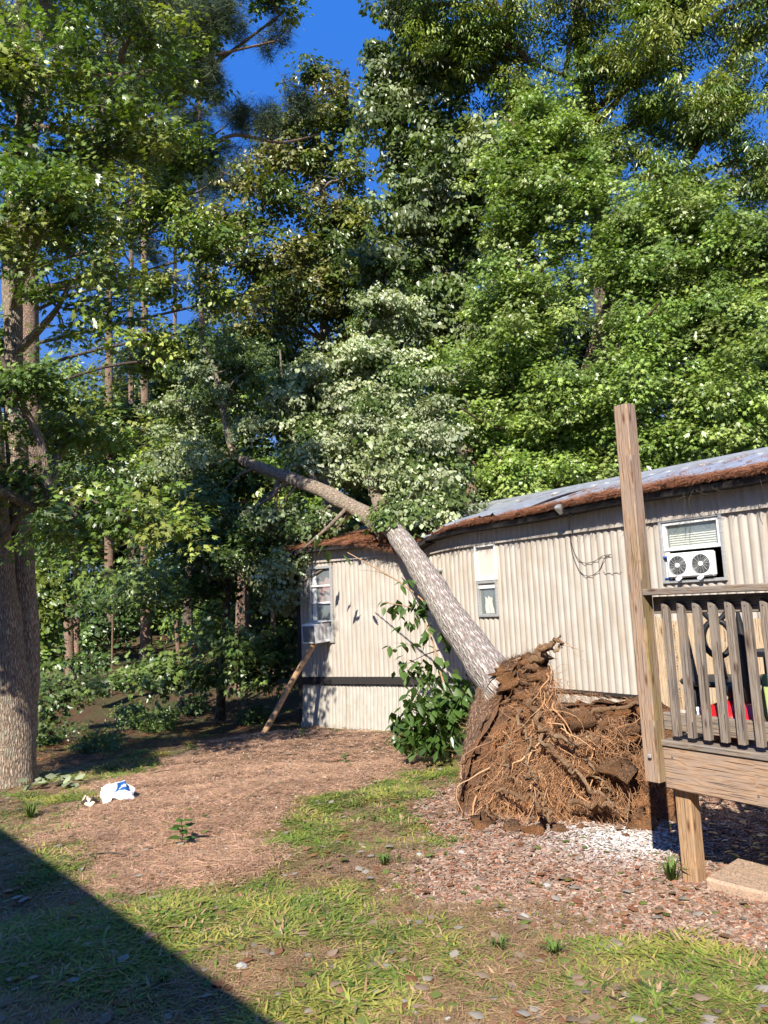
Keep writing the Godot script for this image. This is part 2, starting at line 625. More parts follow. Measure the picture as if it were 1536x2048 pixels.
func build_ground() -> void:
	var xs := axis([[-180.0, 30.0], [-30.0, 2.0], [-9.0, 0.2], [-4.5, 0.06], [4.0, 0.2], [8.0, 2.0], [30.0, 30.0], [180.0, 1.0]])
	var zs := axis([[-180.0, 20.0], [-60.0, 2.0], [-30.0, 0.4], [-14.0, 0.14], [-9.0, 0.06], [-1.5, 0.3], [2.0, 2.0], [20.0, 30.0], [80.0, 1.0]])
	var mb := MB.new()
	for z in zs:
		for x in xs:
			var k := cover(x, z)
			var f1 := nz.get_noise_2d(x * 20.0, z * 20.0)
			var f2 := nz.get_noise_2d(x * 5.0 + 31.0, z * 5.0)
			var col := Color(0.16, 0.15, 0.045).lerp(Color(0.38, 0.28, 0.15), clampf(0.5 + f2 * 1.3 + f1 * 0.5, 0, 1))
			col = col.lerp(Color(0.46, 0.26, 0.15), k.b * 0.9)
			col = col.lerp(Color(0.44, 0.26, 0.165).lerp(Color(0.26, 0.14, 0.085), clampf(0.5 + f1 * 1.5, 0, 1)), k.r)
			var wh := exp(-(pow((x - 1.30) / 0.5, 2.0) + pow((z - (-4.42)) / 0.42, 2.0)))
			col = col.lerp(Color(0.24, 0.175, 0.14).lerp(Color(0.14, 0.095, 0.08), clampf(0.5 + f1, 0, 1)), k.g * (1.0 - 0.6 * k.b))
			col = col.lerp(Color(0.6, 0.58, 0.56), clampf(wh * 1.1 + f1 * 0.5 - 0.25, 0, 0.9) * k.g)
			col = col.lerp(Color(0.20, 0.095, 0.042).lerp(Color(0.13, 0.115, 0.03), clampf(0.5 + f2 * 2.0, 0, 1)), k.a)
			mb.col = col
			var e := 0.05
			var h := ground(x, z)
			mb.vert(Vector3(x, h, z), Vector3(h - ground(x + e, z), e, h - ground(x, z + e)).normalized(), Vector2(x, z))
	var w := xs.size()
	for j in zs.size() - 1:
		for i in w - 1:
			var a := j * w + i
			mb.quad(a, a + 1, a + w + 1, a + w)
	var g := put("ground", mb.mesh(), M.ground, self)
	g.set_meta("kind", "structure")
	g.set_meta("label", "sloping yard of patchy grass, mulch and red clay running into the woods")


# ---------------------------------------------------------------- the mobile home
const KINK := Vector3(0.48, 0.0, -10.17)
const OPENINGS := [[-2.19, -1.75, 0.93, 2.06], [1.16, 1.48, 1.26, 2.11], [3.81, 4.40, 1.56, 2.12]]

func w_dir(s: float) -> Vector3:
	var a := deg_to_rad(50.0 if s < 0.0 else 36.0)
	return Vector3(sin(a), 0, cos(a))

func w_out(s: float) -> Vector3:
	var a := deg_to_rad(lerpf(50.0, 36.0, smoothstep(-0.5, 0.5, s)))
	return Vector3(-cos(a), 0, sin(a))

func tp(s: float, y: float, out: float) -> Vector3:
	return KINK + w_dir(s) * s + w_out(s) * out + Vector3(0, y, 0)

func wall_xf(s: float, y: float, out: float) -> Transform3D:
	var n := w_out(s)
	return Transform3D(Basis(Vector3.UP.cross(n).normalized(), Vector3.UP, n), tp(s, y, out))

func rib(s: float, pitch: float) -> float:
	return -pow(absf(cos(PI * s / pitch)), 5.0)

# corrugated sheet between two height functions, with openings left free
func sheet(s0: float, s1: float, pitch: float, amp: float, out: float, lo: Callable, hi: Callable, holes := [], lean := 0.0) -> ArrayMesh:
	var mb := MB.new()
	var step := pitch / 8.0
	var k := int(ceil((s1 - s0) / step))
	var prev := []
	for i in k + 1:
		var s := s0 + (s1 - s0) * i / k
		var o := out + amp * (rib(s, pitch) + 0.5)
		var slope := amp * (rib(s + 0.002, pitch) - rib(s - 0.002, pitch)) / 0.004
		var dent := 0.004 * nz.get_noise_2d(s * 5.0, 3.0)
		var nr := (w_out(s) - w_dir(s) * slope).normalized()
		var cuts := [lo.call(s), hi.call(s)]
		for h in holes:
			if s > h[0] and s < h[1]: cuts = [lo.call(s), h[2], h[3], hi.call(s)]
		var ids := []
		for j in cuts.size():
			var y: float = cuts[j]
			ids.append(mb.vert(tp(s, y, o + dent + lean * (cuts[-1] - y)), nr, Vector2(s, y)))
		if i > 0:
			if prev.size() == 4 and ids.size() == 4:
				mb.quad(prev[0], ids[0], ids[1], prev[1])
				mb.quad(prev[2], ids[2], ids[3], prev[3])
			else:
				mb.quad(prev[0], ids[0], ids[-1], prev[-1])
		prev = ids
	return mb.mesh()

# bar of rectangular section that follows the wall
func wall_bar(mb: MB, s0: float, s1: float, y: Callable, hgt: float, out0: float, out1: float) -> void:
	var k := maxi(2, int((s1 - s0) / 0.12))
	var prev := []
	for i in k + 1:
		var s := lerpf(s0, s1, float(i) / k)
		var yy: float = y.call(s)
		var o := w_out(s)
		var ids := []
		for q in [[out0, 0.0, 0], [out1, 0.0, 0], [out1, 0.0, 1], [out1, hgt, 1], [out1, hgt, 2], [out0, hgt, 2]]:
			var nr: Vector3 = [Vector3.DOWN, o, Vector3.UP][q[2]]
			ids.append(mb.vert(tp(s, yy + q[1], q[0]), nr, Vector2(s, yy + q[1] + q[0])))
		if i > 0:
			for j in [0, 2, 4]:
				mb.quad(prev[j], ids[j], ids[j + 1], prev[j + 1])
		prev = ids

func eave_y(s: float) -> float:
	return 2.30 + 0.012 * maxf(s, 0.0) - 0.05 * exp(-pow(s / 0.7, 2.0)) + 0.012 * sin(s * 2.3)

func roof_pt(s: float, v: float, lift := 0.0) -> Vector3:   # v: 0 at the eave, 1 at the ridge, 2 at the rear eave
	var f := 1.0 - absf(v - 1.0)
	var ridge := 2.93 - 0.12 * smoothstep(-0.8, -2.2, s)
	var y := lerpf(eave_y(s) + 0.07, ridge, f)
	y -= 0.16 * exp(-pow((s + 0.15) / 0.65, 2.0)) * (1.0 - f)
	return tp(s, y + lift, lerpf(0.17, -3.77, v * 0.5))

func build_trailer() -> void:
	var base := tp(2.5, 0, 0)
	base.y = ground(base.x, base.z)
	var t := thing("mobile_home", "long beige mobile home in ribbed metal siding, its roof crushed by the fallen tree", "mobile home", base)
	var belt := func(s): return 0.44 if s > 0.0 else 0.44 + 0.03 * s
	var trim_y := func(s): return 2.15 - 0.04 * exp(-pow(s / 0.5, 2.0)) - 0.006 * minf(s, 0.0)
	put("siding", sheet(-2.5, 8.2, 0.086, 0.016, 0.0, belt, trim_y, OPENINGS), M.siding, t, true)
	put("upper_siding", sheet(-2.5, 8.2, 0.086, 0.014, 0.012, trim_y, func(s): return eave_y(s) + 0.02), M.siding, t, true)
	var mb := MB.new()
	wall_bar(mb, -2.52, 8.2, func(s): return trim_y.call(s) - 0.014, 0.03, 0.0, 0.034)
	put("trim_strip", mb.mesh(), M.siding, t, true)
	# belt rail and skirting
	mb = MB.new()
	wall_bar(mb, -2.5, -0.02, func(s): return belt.call(s) - 0.105, 0.105, -0.03, 0.045)
	put("belt_rail", mb.mesh(), M.dark_trim, t, true)
	mb = MB.new()
	wall_bar(mb, 0.0, 8.2, func(s): return 0.405, 0.035, -0.05, 0.018)
	put("belt_rail", mb.mesh(), M.dark_trim, t, true)
	var low := func(s): var p := tp(s, 0, 0); return ground(p.x, p.z) - 0.06
	for k in 5:
		var a := -2.5 + k * 0.5
		put("skirt_panel", sheet(a, a + 0.498, 0.07, 0.012, -0.004 + 0.004 * (k % 2), low, func(s): return belt.call(s) - 0.105 - 0.012 * absf(sin(s * 9.0)) - 0.01 * absf(sin(s * 23.0)), [], 0.05), M.skirt, t, true)
	for k in 11:
		var a := 0.02 + k * 0.74
		put("skirt_panel", sheet(a, a + 0.738, 0.125, 0.011, -0.012 + 0.004 * (k % 2), low, func(s): return 0.385 + 0.012 * sin(s * 5.0), [], 0.03), M.skirt, t, true)
	# corner post, ends, floor and back
	mb = MB.new()
	mb.box(wall_xf(-2.5, 0.93, 0.0), Vector3(0.07, 2.7, 0.06), 0.006)
	put("corner_trim", mb.mesh(), M.dark_trim, t, true)
	for e in [-2.5, 8.2]:
		mb = MB.new()
		var nr := w_dir(e) * (-1.0 if e < 0 else 1.0)
		mb.flat([tp(e, -0.5, -0.01), tp(e, -0.5, -3.6), tp(e, 2.33, -3.6), tp(e, 2.7, -1.8), tp(e, 2.33, -0.01)], nr)
		put("end_wall", mb.mesh(), M.siding, t, true)
	mb = MB.new()
	mb.flat([tp(-2.5, -0.6, -3.6), tp(0, -0.6, -3.6), tp(0, 2.36, -3.6), tp(-2.5, 2.36, -3.6)], -w_out(-1))
	mb.flat([tp(0, -0.6, -3.6), tp(8.2, -0.6, -3.6), tp(8.2, 2.36, -3.6), tp(0, 2.36, -3.6)], -w_out(1))
	put("rear_wall", mb.mesh(), M.siding, t, true)
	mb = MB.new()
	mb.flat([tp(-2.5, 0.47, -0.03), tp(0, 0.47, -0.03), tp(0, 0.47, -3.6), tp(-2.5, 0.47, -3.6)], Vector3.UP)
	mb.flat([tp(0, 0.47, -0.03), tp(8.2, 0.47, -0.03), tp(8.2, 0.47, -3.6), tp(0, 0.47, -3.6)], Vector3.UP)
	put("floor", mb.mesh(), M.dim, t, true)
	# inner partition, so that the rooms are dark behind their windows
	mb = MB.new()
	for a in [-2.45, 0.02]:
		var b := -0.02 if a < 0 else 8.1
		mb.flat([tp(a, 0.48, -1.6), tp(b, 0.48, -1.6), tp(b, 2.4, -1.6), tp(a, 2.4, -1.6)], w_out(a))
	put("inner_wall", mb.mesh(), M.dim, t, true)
	# roof: ribbed sheets, the ones under the trunk buckled
	var k := 0
	var a := -2.72
	while a < 8.3:
		var wd := 0.92
		mb = MB.new()
		var cols := 24
		var rows := 7
		var bent := a > -0.4 and a < 1.0
		for back in 2:
			var f := mb.v.size()
			for i in cols + 1:
				for j in rows + 1:
					var s := a + wd * i / cols
					var ph := fposmod(s, 0.23) / 0.23
					var ribh := 0.034 * smoothstep(0.0, 0.12, ph) * smoothstep(0.36, 0.24, ph)
					var v := float(j) / rows + back
					var lift := ribh + 0.004 * (k % 2)
					if bent and back == 0: lift += 0.05 * (1.0 - float(j) / rows) * (0.4 + absf(sin(s * 3.1))) + 0.02 * sin(s * 9.0 + j)
					mb.vert(roof_pt(s, v, lift), Vector3.UP, Vector2(s, v * 1.9))
			var w := rows + 1
			for i in cols:
				for j in rows:
					var q := f + i * w + j
					# each facet gets its own normal so that ribs stay crisp
					var p := [mb.v[q], mb.v[q + w], mb.v[q + w + 1], mb.v[q + 1]]
					var nr: Vector3 = (p[1] - p[0]).cross(p[3] - p[0]).normalized()
					if nr.y < 0: nr = -nr
					mb.flat(p, nr, [mb.uv[q], mb.uv[q + w], mb.uv[q + w + 1], mb.uv[q + 1]])
		put("roof_sheet", mb.mesh(), M.roof_metal, t, true)
		a += wd
		k += 1
	mb = MB.new()
	var cap := []
	for i in 60: cap.append(roof_pt(lerpf(-2.72, 8.3, i / 59.0), 1.0, 0.03))
	mb.tube(cap, taper(60, 0.05, 0.05), 6)
	put("ridge_cap", mb.mesh(), M.roof_metal, t, true)
	mb = MB.new()
	wall_bar(mb, -2.72, 0.35, func(s): return eave_y(s) + 0.005 - 0.1 * exp(-pow((s + 0.1) / 0.4, 2.0)), 0.05, 0.0, 0.185)
	put("gutter", mb.mesh(), M.dark_trim, t, true)
	mb = MB.new()
	wall_bar(mb, 0.36, 8.3, func(s): return eave_y(s) + 0.0, 0.055, 0.0, 0.185)
	put("gutter", mb.mesh(), M.dark_trim, t, true)
	windows(t)
	air_conditioner()
	window_fan()
	eave_lamp()
	roof_litter()

func frame(mb: MB, s0: float, s1: float, y0: float, y1: float, wd: float, out0: float, out1: float) -> void:
	var sm := (s0 + s1) / 2
	var d := out1 - out0
	var om := (out0 + out1) / 2
	mb.box(wall_xf(sm, y1 - wd / 2, om), Vector3(s1 - s0, wd, d), 0.003)
	mb.box(wall_xf(sm, y0 + wd / 2, om), Vector3(s1 - s0, wd, d), 0.003)
	mb.box(wall_xf(s0 + wd / 2, (y0 + y1) / 2, om), Vector3(wd, y1 - y0 - 2 * wd, d * 0.96), 0.003)
	mb.box(wall_xf(s1 - wd / 2, (y0 + y1) / 2, om), Vector3(wd, y1 - y0 - 2 * wd, d * 0.96), 0.003)

func slab(called: String, s0: float, s1: float, y0: float, y1: float, out: float, thick: float, m: Material, parent: Node) -> MeshInstance3D:
	var mb := MB.new()
	mb.box(wall_xf((s0 + s1) / 2, (y0 + y1) / 2, out), Vector3(s1 - s0, y1 - y0, thick), 0.002)
	return put(called, mb.mesh(), m, parent, true)

func cloth(s0: float, s1: float, y0: float, y1: float, out: float, folds: float, amp: float) -> ArrayMesh:
	var mb := MB.new()
	var cx := 40
	for j in 9:
		for i in cx + 1:
			var u := float(i) / cx
			var v := j / 8.0
			var o := out + amp * sin(u * folds + 2.0 * sin(v * 3.0)) + amp * 0.6 * sin(v * 11.0 + u * 4.0)
			var du := amp * folds * cos(u * folds + 2.0 * sin(v * 3.0)) / (s1 - s0)
			var s := lerpf(s0, s1, u)
			mb.vert(tp(s, lerpf(y0, y1, v), o), (w_out(s) - w_dir(s) * du).normalized(), Vector2(u, v))
	for j in 8:
		for i in cx:
			var q := j * (cx + 1) + i
			mb.quad(q, q + 1, q + cx + 2, q + cx + 1)
	return mb.mesh()

func windows(t: Node3D) -> void:
	# three-pane window over the air conditioner
	var w := Node3D.new()
	w.name = "window"
	w.set_meta("label", "tall narrow window in three panes with a reddish curtain")
	t.add_child(w, true)
	var mb := MB.new()
	frame(mb, -2.24, -1.72, 0.90, 2.09, 0.045, -0.02, 0.035)
	put("frame", mb.mesh(), M.aluminium, w, true)
	for y in [1.78, 1.515, 1.235]:
		slab("rail", -2.195, -1.765, y - 0.013, y + 0.013, 0.008, 0.03, M.white_metal, w)
	slab("jamb", -2.19, -2.10, 1.25, 2.04, -0.014, 0.02, M.white_metal, w)
	for q in [[1.795, 2.04], [1.53, 1.765], [1.25, 1.50]]:
		slab("pane", -2.10, -1.77, q[0], q[1], -0.012, 0.004, M.glass, w)
	put("curtain", cloth(-2.15, -1.76, 1.5, 1.95, -0.12, 17.0, 0.02), M.curtain, w, true)
	# small two-pane window
	w = Node3D.new()
	w.name = "window"
	w.set_meta("label", "small two-pane window with its upper half covered")
	t.add_child(w, true)
	mb = MB.new()
	frame(mb, 1.13, 1.51, 1.69, 2.14, 0.028, -0.02, 0.03)
	put("frame", mb.mesh(), M.white_metal, w, true)
	mb = MB.new()
	frame(mb, 1.14, 1.50, 1.24, 1.685, 0.032, -0.02, 0.034)
	put("frame", mb.mesh(), M.aluminium, w, true)
	slab("shade", 1.16, 1.48, 1.72, 2.11, -0.012, 0.008, M.shade, w)
	slab("pane", 1.172, 1.468, 1.27, 1.6, -0.012, 0.004, M.glass, w)
	slab("rail", 1.172, 1.468, 1.59, 1.65, 0.0, 0.02, M.white_metal, w)
	put("curtain", cloth(1.16, 1.30, 1.28, 1.65, -0.1, 12.0, 0.012), M.blind, w, true)
	# wide window with a blind
	w = Node3D.new()
	w.name = "window"
	w.set_meta("label", "wide window with a lowered slatted blind in its upper half")
	t.add_child(w, true)
	mb = MB.new()
	frame(mb, 3.78, 4.43, 1.53, 2.15, 0.03, -0.02, 0.028)
	put("frame", mb.mesh(), M.aluminium, w, true)
	mb = MB.new()
	frame(mb, 3.812, 4.398, 1.84, 2.118, 0.03, -0.03, 0.012)
	put("sash", mb.mesh(), M.white_metal, w, true)
	slab("pane", 3.843, 4.367, 1.872, 2.087, -0.02, 0.004, M.glass, w)
	for i in 11:
		var y := 1.865 + i * 0.022
		mb = MB.new()
		var xf := wall_xf(4.105, y, -0.075)
		xf.basis = xf.basis * Basis(Vector3.RIGHT, 0.9)
		mb.box(xf, Vector3(0.55, 0.002, 0.025), 0.0005)
		put("blind_slat", mb.mesh(), M.blind, w, true)
	slab("side_panel", 3.812, 3.865, 1.562, 1.836, -0.005, 0.01, M.white_metal, w)

func air_conditioner() -> void:
	var xf := wall_xf(-1.93, 1.06, 0.17)
	xf.basis = xf.basis * Basis(Vector3.RIGHT, 0.05)
	var t := thing("air_conditioner", "white box air conditioner sticking out below the three-pane window", "air conditioner", xf.origin)
	var mb := MB.new()
	mb.box(xf, Vector3(0.29, 0.285, 0.36), 0.006)
	put("case", mb.mesh(), M.white, t, true)
	mb = MB.new()
	mb.box(xf * Transform3D(Basis(), Vector3(0, 0, 0.181)), Vector3(0.25, 0.24, 0.006), 0.001)
	put("grille", mb.mesh(), M.grille, t, true)
	for i in 15:
		mb = MB.new()
		mb.box(xf * Transform3D(Basis(), Vector3(0, -0.112 + i * 0.016, 0.187)), Vector3(0.25, 0.005, 0.008), 0.001)
		put("fin", mb.mesh(), M.fin, t, true)
	for c in 3:
		for i in 12:
			mb = MB.new()
			mb.box(xf * Transform3D(Basis(), Vector3(0.1455, -0.09 + i * 0.016, 0.1 - c * 0.075)), Vector3(0.004, 0.005, 0.05), 0.001)
			put("louvre", mb.mesh(), M.grille, t, true)
	# thin white sheet wedged above it
	mb = MB.new()
	mb.box(xf * Transform3D(Basis(Vector3.BACK, 0.06), Vector3(-0.02, 0.155, -0.06)), Vector3(0.4, 0.012, 0.2), 0.003)
	put("flashing", mb.mesh(), M.white_metal, t, true)
	# the prop
	var foot := Vector3(-1.857, -0.333, -10.250)
	foot.y = ground(foot.x, foot.z) - 0.1
	var top := xf * Vector3(0.0, -0.165, 0.1)
	var p := thing("wooden_prop", "round wooden pole leaning from the ground up to the air conditioner", "pole", foot)
	mb = MB.new()
	var pts := []
	for i in 9: pts.append(foot.lerp(top, i / 8.0) + Vector3(0.006 * sin(i), 0, 0))
	mb.tube(pts, taper(9, 0.040, 0.044), 12, 0.3)
	put("pole", mb.mesh(), M.wood_tan, p, true)
	mb = MB.new()
	mb.box(Transform3D(xf.basis, xf * Vector3(0.0, -0.155, 0.08)), Vector3(0.14, 0.02, 0.14), 0.003)
	put("pad", mb.mesh(), M.wood_tan, p, true)

func window_fan() -> void:
	var xf := wall_xf(4.10, 1.695, 0.035)
	var t := thing("window_fan", "white twin window fan standing in the wide window", "fan", xf.origin)
	var mb := MB.new()
	mb.box(xf, Vector3(0.47, 0.235, 0.07), 0.018)
	put("housing", mb.mesh(), M.white, t, true)
	for s in [-1, 1]:
		var g := xf * Transform3D(Basis(Vector3.RIGHT, PI / 2), Vector3(0.118 * s, 0.0, 0.036))
		mb = MB.new()
		mb.lathe(g, [Vector2(0.001, 0.0), Vector2(0.088, 0.0)], 28)
		put("well", mb.mesh(), M.black, t, true)
		for r in 6:
			mb = MB.new()
			var rr := 0.022 + r * 0.0135
			var pts := []
			for i in 29: pts.append(g * Vector3(rr * cos(TAU * i / 28), 0.006, rr * sin(TAU * i / 28)))
			mb.tube(pts, taper(29, 0.0017, 0.0017), 4)
			put("grille_ring", mb.mesh(), M.aluminium, t, true)
		for i in 14:
			mb = MB.new()
			var an := TAU * i / 14
			mb.tube([g * Vector3(0.02 * cos(an), 0.007, 0.02 * sin(an)), g * Vector3(0.09 * cos(an + 0.35), 0.005, 0.09 * sin(an + 0.35))], [0.0017, 0.0017], 4)
			put("grille_spoke", mb.mesh(), M.aluminium, t, true)
		mb = MB.new()
		mb.lathe(g, [Vector2(0.023, 0.0), Vector2(0.023, 0.012), Vector2(0.018, 0.016), Vector2(0.0005, 0.017)], 18)
		put("hub", mb.mesh(), M.white, t, true)
		mb = MB.new()
		mb.box(xf * Transform3D(Basis(Vector3.RIGHT, 0.4), Vector3(0.11 * s, -0.125, 0.05)), Vector3(0.035, 0.03, 0.07), 0.006)
		put("foot", mb.mesh(), M.white, t, true)
	mb = MB.new()
	mb.box(xf * Transform3D(Basis(), Vector3(-0.262, 0.09, -0.01)), Vector3(0.05, 0.018, 0.03), 0.002)
	put("tape", mb.mesh(), M.blue, t, true)
	mb = MB.new()
	mb.box(xf * Transform3D(Basis(), Vector3(-0.262, -0.115, -0.01)), Vector3(0.05, 0.014, 0.03), 0.002)
	put("tape", mb.mesh(), M.blue, t, true)

func on_wall(v: Vector3) -> Vector3:
	return tp(v.x, v.y, v.z)

func eave_lamp() -> void:
	var p := on_wall(Vector3(2.739, 2.383, 0.220))
	var t := thing("flood_light", "small grey flood light under the eave with loose wires hanging below", "lamp", p)
	var o := w_out(2.5)
	var mb := MB.new()
	mb.lathe(Transform3D(Basis(o.cross(Vector3.UP), Basis(o.cross(Vector3.UP), 0.9) * o, Basis(o.cross(Vector3.UP), 0.9) * Vector3.UP).orthonormalized(), p), [Vector2(0.001, -0.05), Vector2(0.03, -0.04), Vector2(0.045, 0.03), Vector2(0.055, 0.06), Vector2(0.04, 0.055), Vector2(0.001, 0.05)], 16)
	put("head", mb.mesh(), M.aluminium, t, true)
	mb = MB.new()
	mb.tube([p, p - o * 0.08 + Vector3(0, -0.02, 0) + w_dir(2) * 0.08, on_wall(Vector3(2.843, 2.295, 0.190))], [0.012, 0.012, 0.014], 6)
	put("arm", mb.mesh(), M.black, t, true)
	for wire in [[Vector3(2.827, 2.297, 0.170), Vector3(2.688, 2.219, 0.030), Vector3(2.686, 2.064, 0.020), Vector3(2.744, 1.883, 0.020), Vector3(2.845, 1.799, 0.020), Vector3(2.992, 1.810, 0.020), Vector3(3.093, 1.855, 0.020), Vector3(3.201, 1.862, 0.020)], [Vector3(2.697, 2.174, 0.030), Vector3(2.685, 1.981, 0.020), Vector3(2.736, 1.796, 0.020), Vector3(2.820, 1.677, 0.020), Vector3(2.938, 1.659, 0.020), Vector3(3.048, 1.721, 0.020), Vector3(3.109, 1.822, 0.020), Vector3(3.188, 1.858, 0.020)], [Vector3(3.080, 1.751, 0.016), Vector3(3.099, 1.686, 0.016), Vector3(3.198, 1.675, 0.016), Vector3(3.309, 1.679, 0.016)]]:
		mb = MB.new()
		var pts := []
		for v in wire: pts.append(on_wall(v))
		pts = spline(pts, 4)
		mb.tube(pts, taper(pts.size(), 0.0035, 0.0035), 5)
		put("wire", mb.mesh(), M.black if wire.size() > 4 else M.siding, t, true)
	# vent cap on the left part of the wall by the trunk
	var vp := on_wall(Vector3(0.446, 1.875, 0.010))
	var vt := thing("wall_vent", "tiny round vent cap on the wall right of the fallen trunk", "vent", vp)
	mb = MB.new()
	mb.lathe(wall_xf(0.45, vp.y, 0.01) * Transform3D(Basis(Vector3.RIGHT, PI / 2), Vector3.ZERO), [Vector2(0.03, 0.0), Vector2(0.03, 0.04), Vector2(0.02, 0.05), Vector2(0.001, 0.05)], 14)
	put("cap", mb.mesh(), M.aluminium, vt, true)
	# twigs caught on the eave
	var tw := thing("dry_twigs", "bare dry twigs dangling from the eave right of the tall post", "twig", on_wall(Vector3(4.303, 2.317, 0.200)))
	for q in [[Vector3(4.214, 2.321, 0.200), Vector3(4.122, 2.296, 0.220), Vector3(4.080, 2.245, 0.220)], [Vector3(4.187, 2.358, 0.200), Vector3(4.210, 2.260, 0.220), Vector3(4.181, 2.185, 0.220)], [Vector3(4.299, 2.374, 0.200), Vector3(4.263, 2.275, 0.240), Vector3(4.273, 2.172, 0.240), Vector3(4.280, 2.080, 0.220)], [Vector3(4.299, 2.374, 0.200), Vector3(4.375, 2.329, 0.220), Vector3(4.450, 2.294, 0.240)], [Vector3(4.904, 2.379, 0.200), Vector3(4.933, 2.299, 0.240), Vector3(4.939, 2.214, 0.220)], [Vector3(4.472, 2.360, 0.200), Vector3(4.564, 2.312, 0.240), Vector3(4.609, 2.316, 0.220)]]:
		mb = MB.new()
		var pts := []
		for v in q: pts.append(on_wall(v))
		pts = spline(pts, 4)
		mb.tube(pts, taper(pts.size(), 0.0035, 0.0015), 4)
		put("twig", mb.mesh(), M.bark, tw, true)

func straw_mesh(count: int, len: float, wide: float, spread: float) -> ArrayMesh:
	var mb := MB.new()
	for i in count:
		var a := rnd(0, TAU)
		var d := Vector3(cos(a), rnd(-0.12, 0.22), sin(a))
		var s := Vector3(-sin(a), rnd(-0.3, 0.3), cos(a)).normalized()
		var o := Vector3(rnd(-1, 1) * spread, rnd(0.0, 0.02), rnd(-1, 1) * spread)
		var l := len * rnd(0.5, 1.1)
		var b := rnd(0.55, 1.35)
		mb.col = Color(b, b * rnd(0.85, 1.05), b * rnd(0.75, 1.0))
		var nr := Vector3(rnd(-0.4, 0.4), 1, rnd(-0.4, 0.4)).normalized()
		var f := mb.v.size()
		mb.vert(o - s * wide, nr)
		mb.vert(o + s * wide, nr)
		mb.vert(o + d * l * 0.5 + s * wide + Vector3(0, 0.008, 0), nr)
		mb.vert(o + d * l * 0.5 - s * wide + Vector3(0, 0.008, 0), nr)
		mb.vert(o + d * l, nr)
		mb.quad(f, f + 1, f + 2, f + 3)
		mb.tri(f + 3, f + 2, f + 4)
	return mb.mesh()

func roof_litter() -> void:
	S["straw"] = straw_mesh(26, 0.16, 0.0028, 0.07)
	var t := thing("roof_needles", "bank of rust brown pine needles along the lower edge of the trailer roof", "pine needles", roof_pt(2.0, 0.1))
	t.set_meta("kind", "stuff")
	var pl := []
	var ti := PackedColorArray()
	for i in 5600:
		var s := rnd(-2.7, 8.0)
		var wd := 0.19 + 0.12 * nz.get_noise_1d(s * 6.0)
		if s < 0.6: wd = 0.75
		if s > -0.1 and s < 0.85 and rng.randf() < 0.75: continue
		var v := absf(rng.randfn(0, 0.5)) * wd
		if rng.randf() < 0.05: v = rnd(0, 0.9)
		var p := roof_pt(s, v, 0.012 + 0.038 * pow(rng.randf(), 2.0) * maxf(0.0, 1.0 - v / wd) * (1.0 + 1.2 * nz.get_noise_1d(s * 40.0)))
		var b := Basis(Vector3.UP, rnd(0, TAU))
		b = Basis(w_dir(s), 0.3) * b
		pl.append(Transform3D(b.scaled(Vector3.ONE * rnd(0.6, 1.1)), p))
		var g := rnd(0.7, 1.2)
		ti.append(Color(0.30 * g, 0.125 * g, 0.06 * g))
	scatter("needles", S.straw, M.needle, pl, ti, t)
	t.get_child(0).set_meta("kind", "stuff")


# ---------------------------------------------------------------- the house behind the photographer (casts the long shadow on the lawn)
func build_house() -> void:
	var a := Vector3(-1.566, 3.1, 0.825)
	var dir := Vector3(-0.673, 0, -0.740).normalized()
	var inw := Vector3(dir.z, 0, -dir.x)
	if inw.z < 0: inw = -inw
	var t := thing("house", "house behind the viewer whose eave shades the lawn", "house", Vector3(a.x, 0.2, a.z) + inw * 3.0)
	var p0 := a - dir * 9.0
	var p1 := a + dir * 4.3
	var mb := MB.new()
	var up := Vector3.UP
	var r := inw * 4.5 + up * 1.7
	for q in [[p0, p1, r], [p0 + inw * 9.0, p1 + inw * 9.0, -inw * 4.5 + up * 1.7]]:
		var nr: Vector3 = (q[1] - q[0]).cross(q[2]).normalized()
		if nr.y < 0: nr = -nr
		mb.flat([q[0], q[1], q[1] + q[2], q[0] + q[2]], nr)
		mb.flat([q[0] - up * 0.15, q[1] - up * 0.15, q[1] + q[2] - up * 0.15, q[0] + q[2] - up * 0.15], -nr)
	mb.flat([p0, p1, p1 - up * 0.15, p0 - up * 0.15], -inw)
	put("roof", mb.mesh(), M.dim, t, true)
	mb = MB.new()
	var c0 := p0 + dir * 0.4 + inw * 0.5
	var c1 := p1 - dir * 0.4 + inw * 0.5
	var dn := Vector3(0, -3.0, 0)
	mb.flat([c0, c1, c1 + dn, c0 + dn], -inw)
	mb.flat([c0 + inw * 8, c1 + inw * 8, c1 + inw * 8 + dn, c0 + inw * 8 + dn], inw)
	mb.flat([c0, c0 + inw * 8, c0 + inw * 8 + dn, c0 + dn], -dir)
	mb.flat([c1, c1 + inw * 8, c1 + inw * 8 + dn, c1 + dn], dir)
	put("wall", mb.mesh(), M.siding, t, true)


# ---------------------------------------------------------------- deck and what stands on it
const DECK := Vector3(1.32, 0.731, -3.7)

func deck_xf(p: Vector3, turn := 0.0) -> Transform3D:
	var b := Basis(Vector3.UP, deg_to_rad(-54.0))
	return Transform3D(b * Basis(Vector3.UP, turn), DECK + b * p)

func bx(c: Vector3, size: Vector3, ch := 0.004, rot := Basis()) -> ArrayMesh:
	var mb := MB.new()
	mb.box(Transform3D(rot, c), size, ch, Vector2(rnd(0, 3), rnd(0, 3)))
	return mb.mesh()

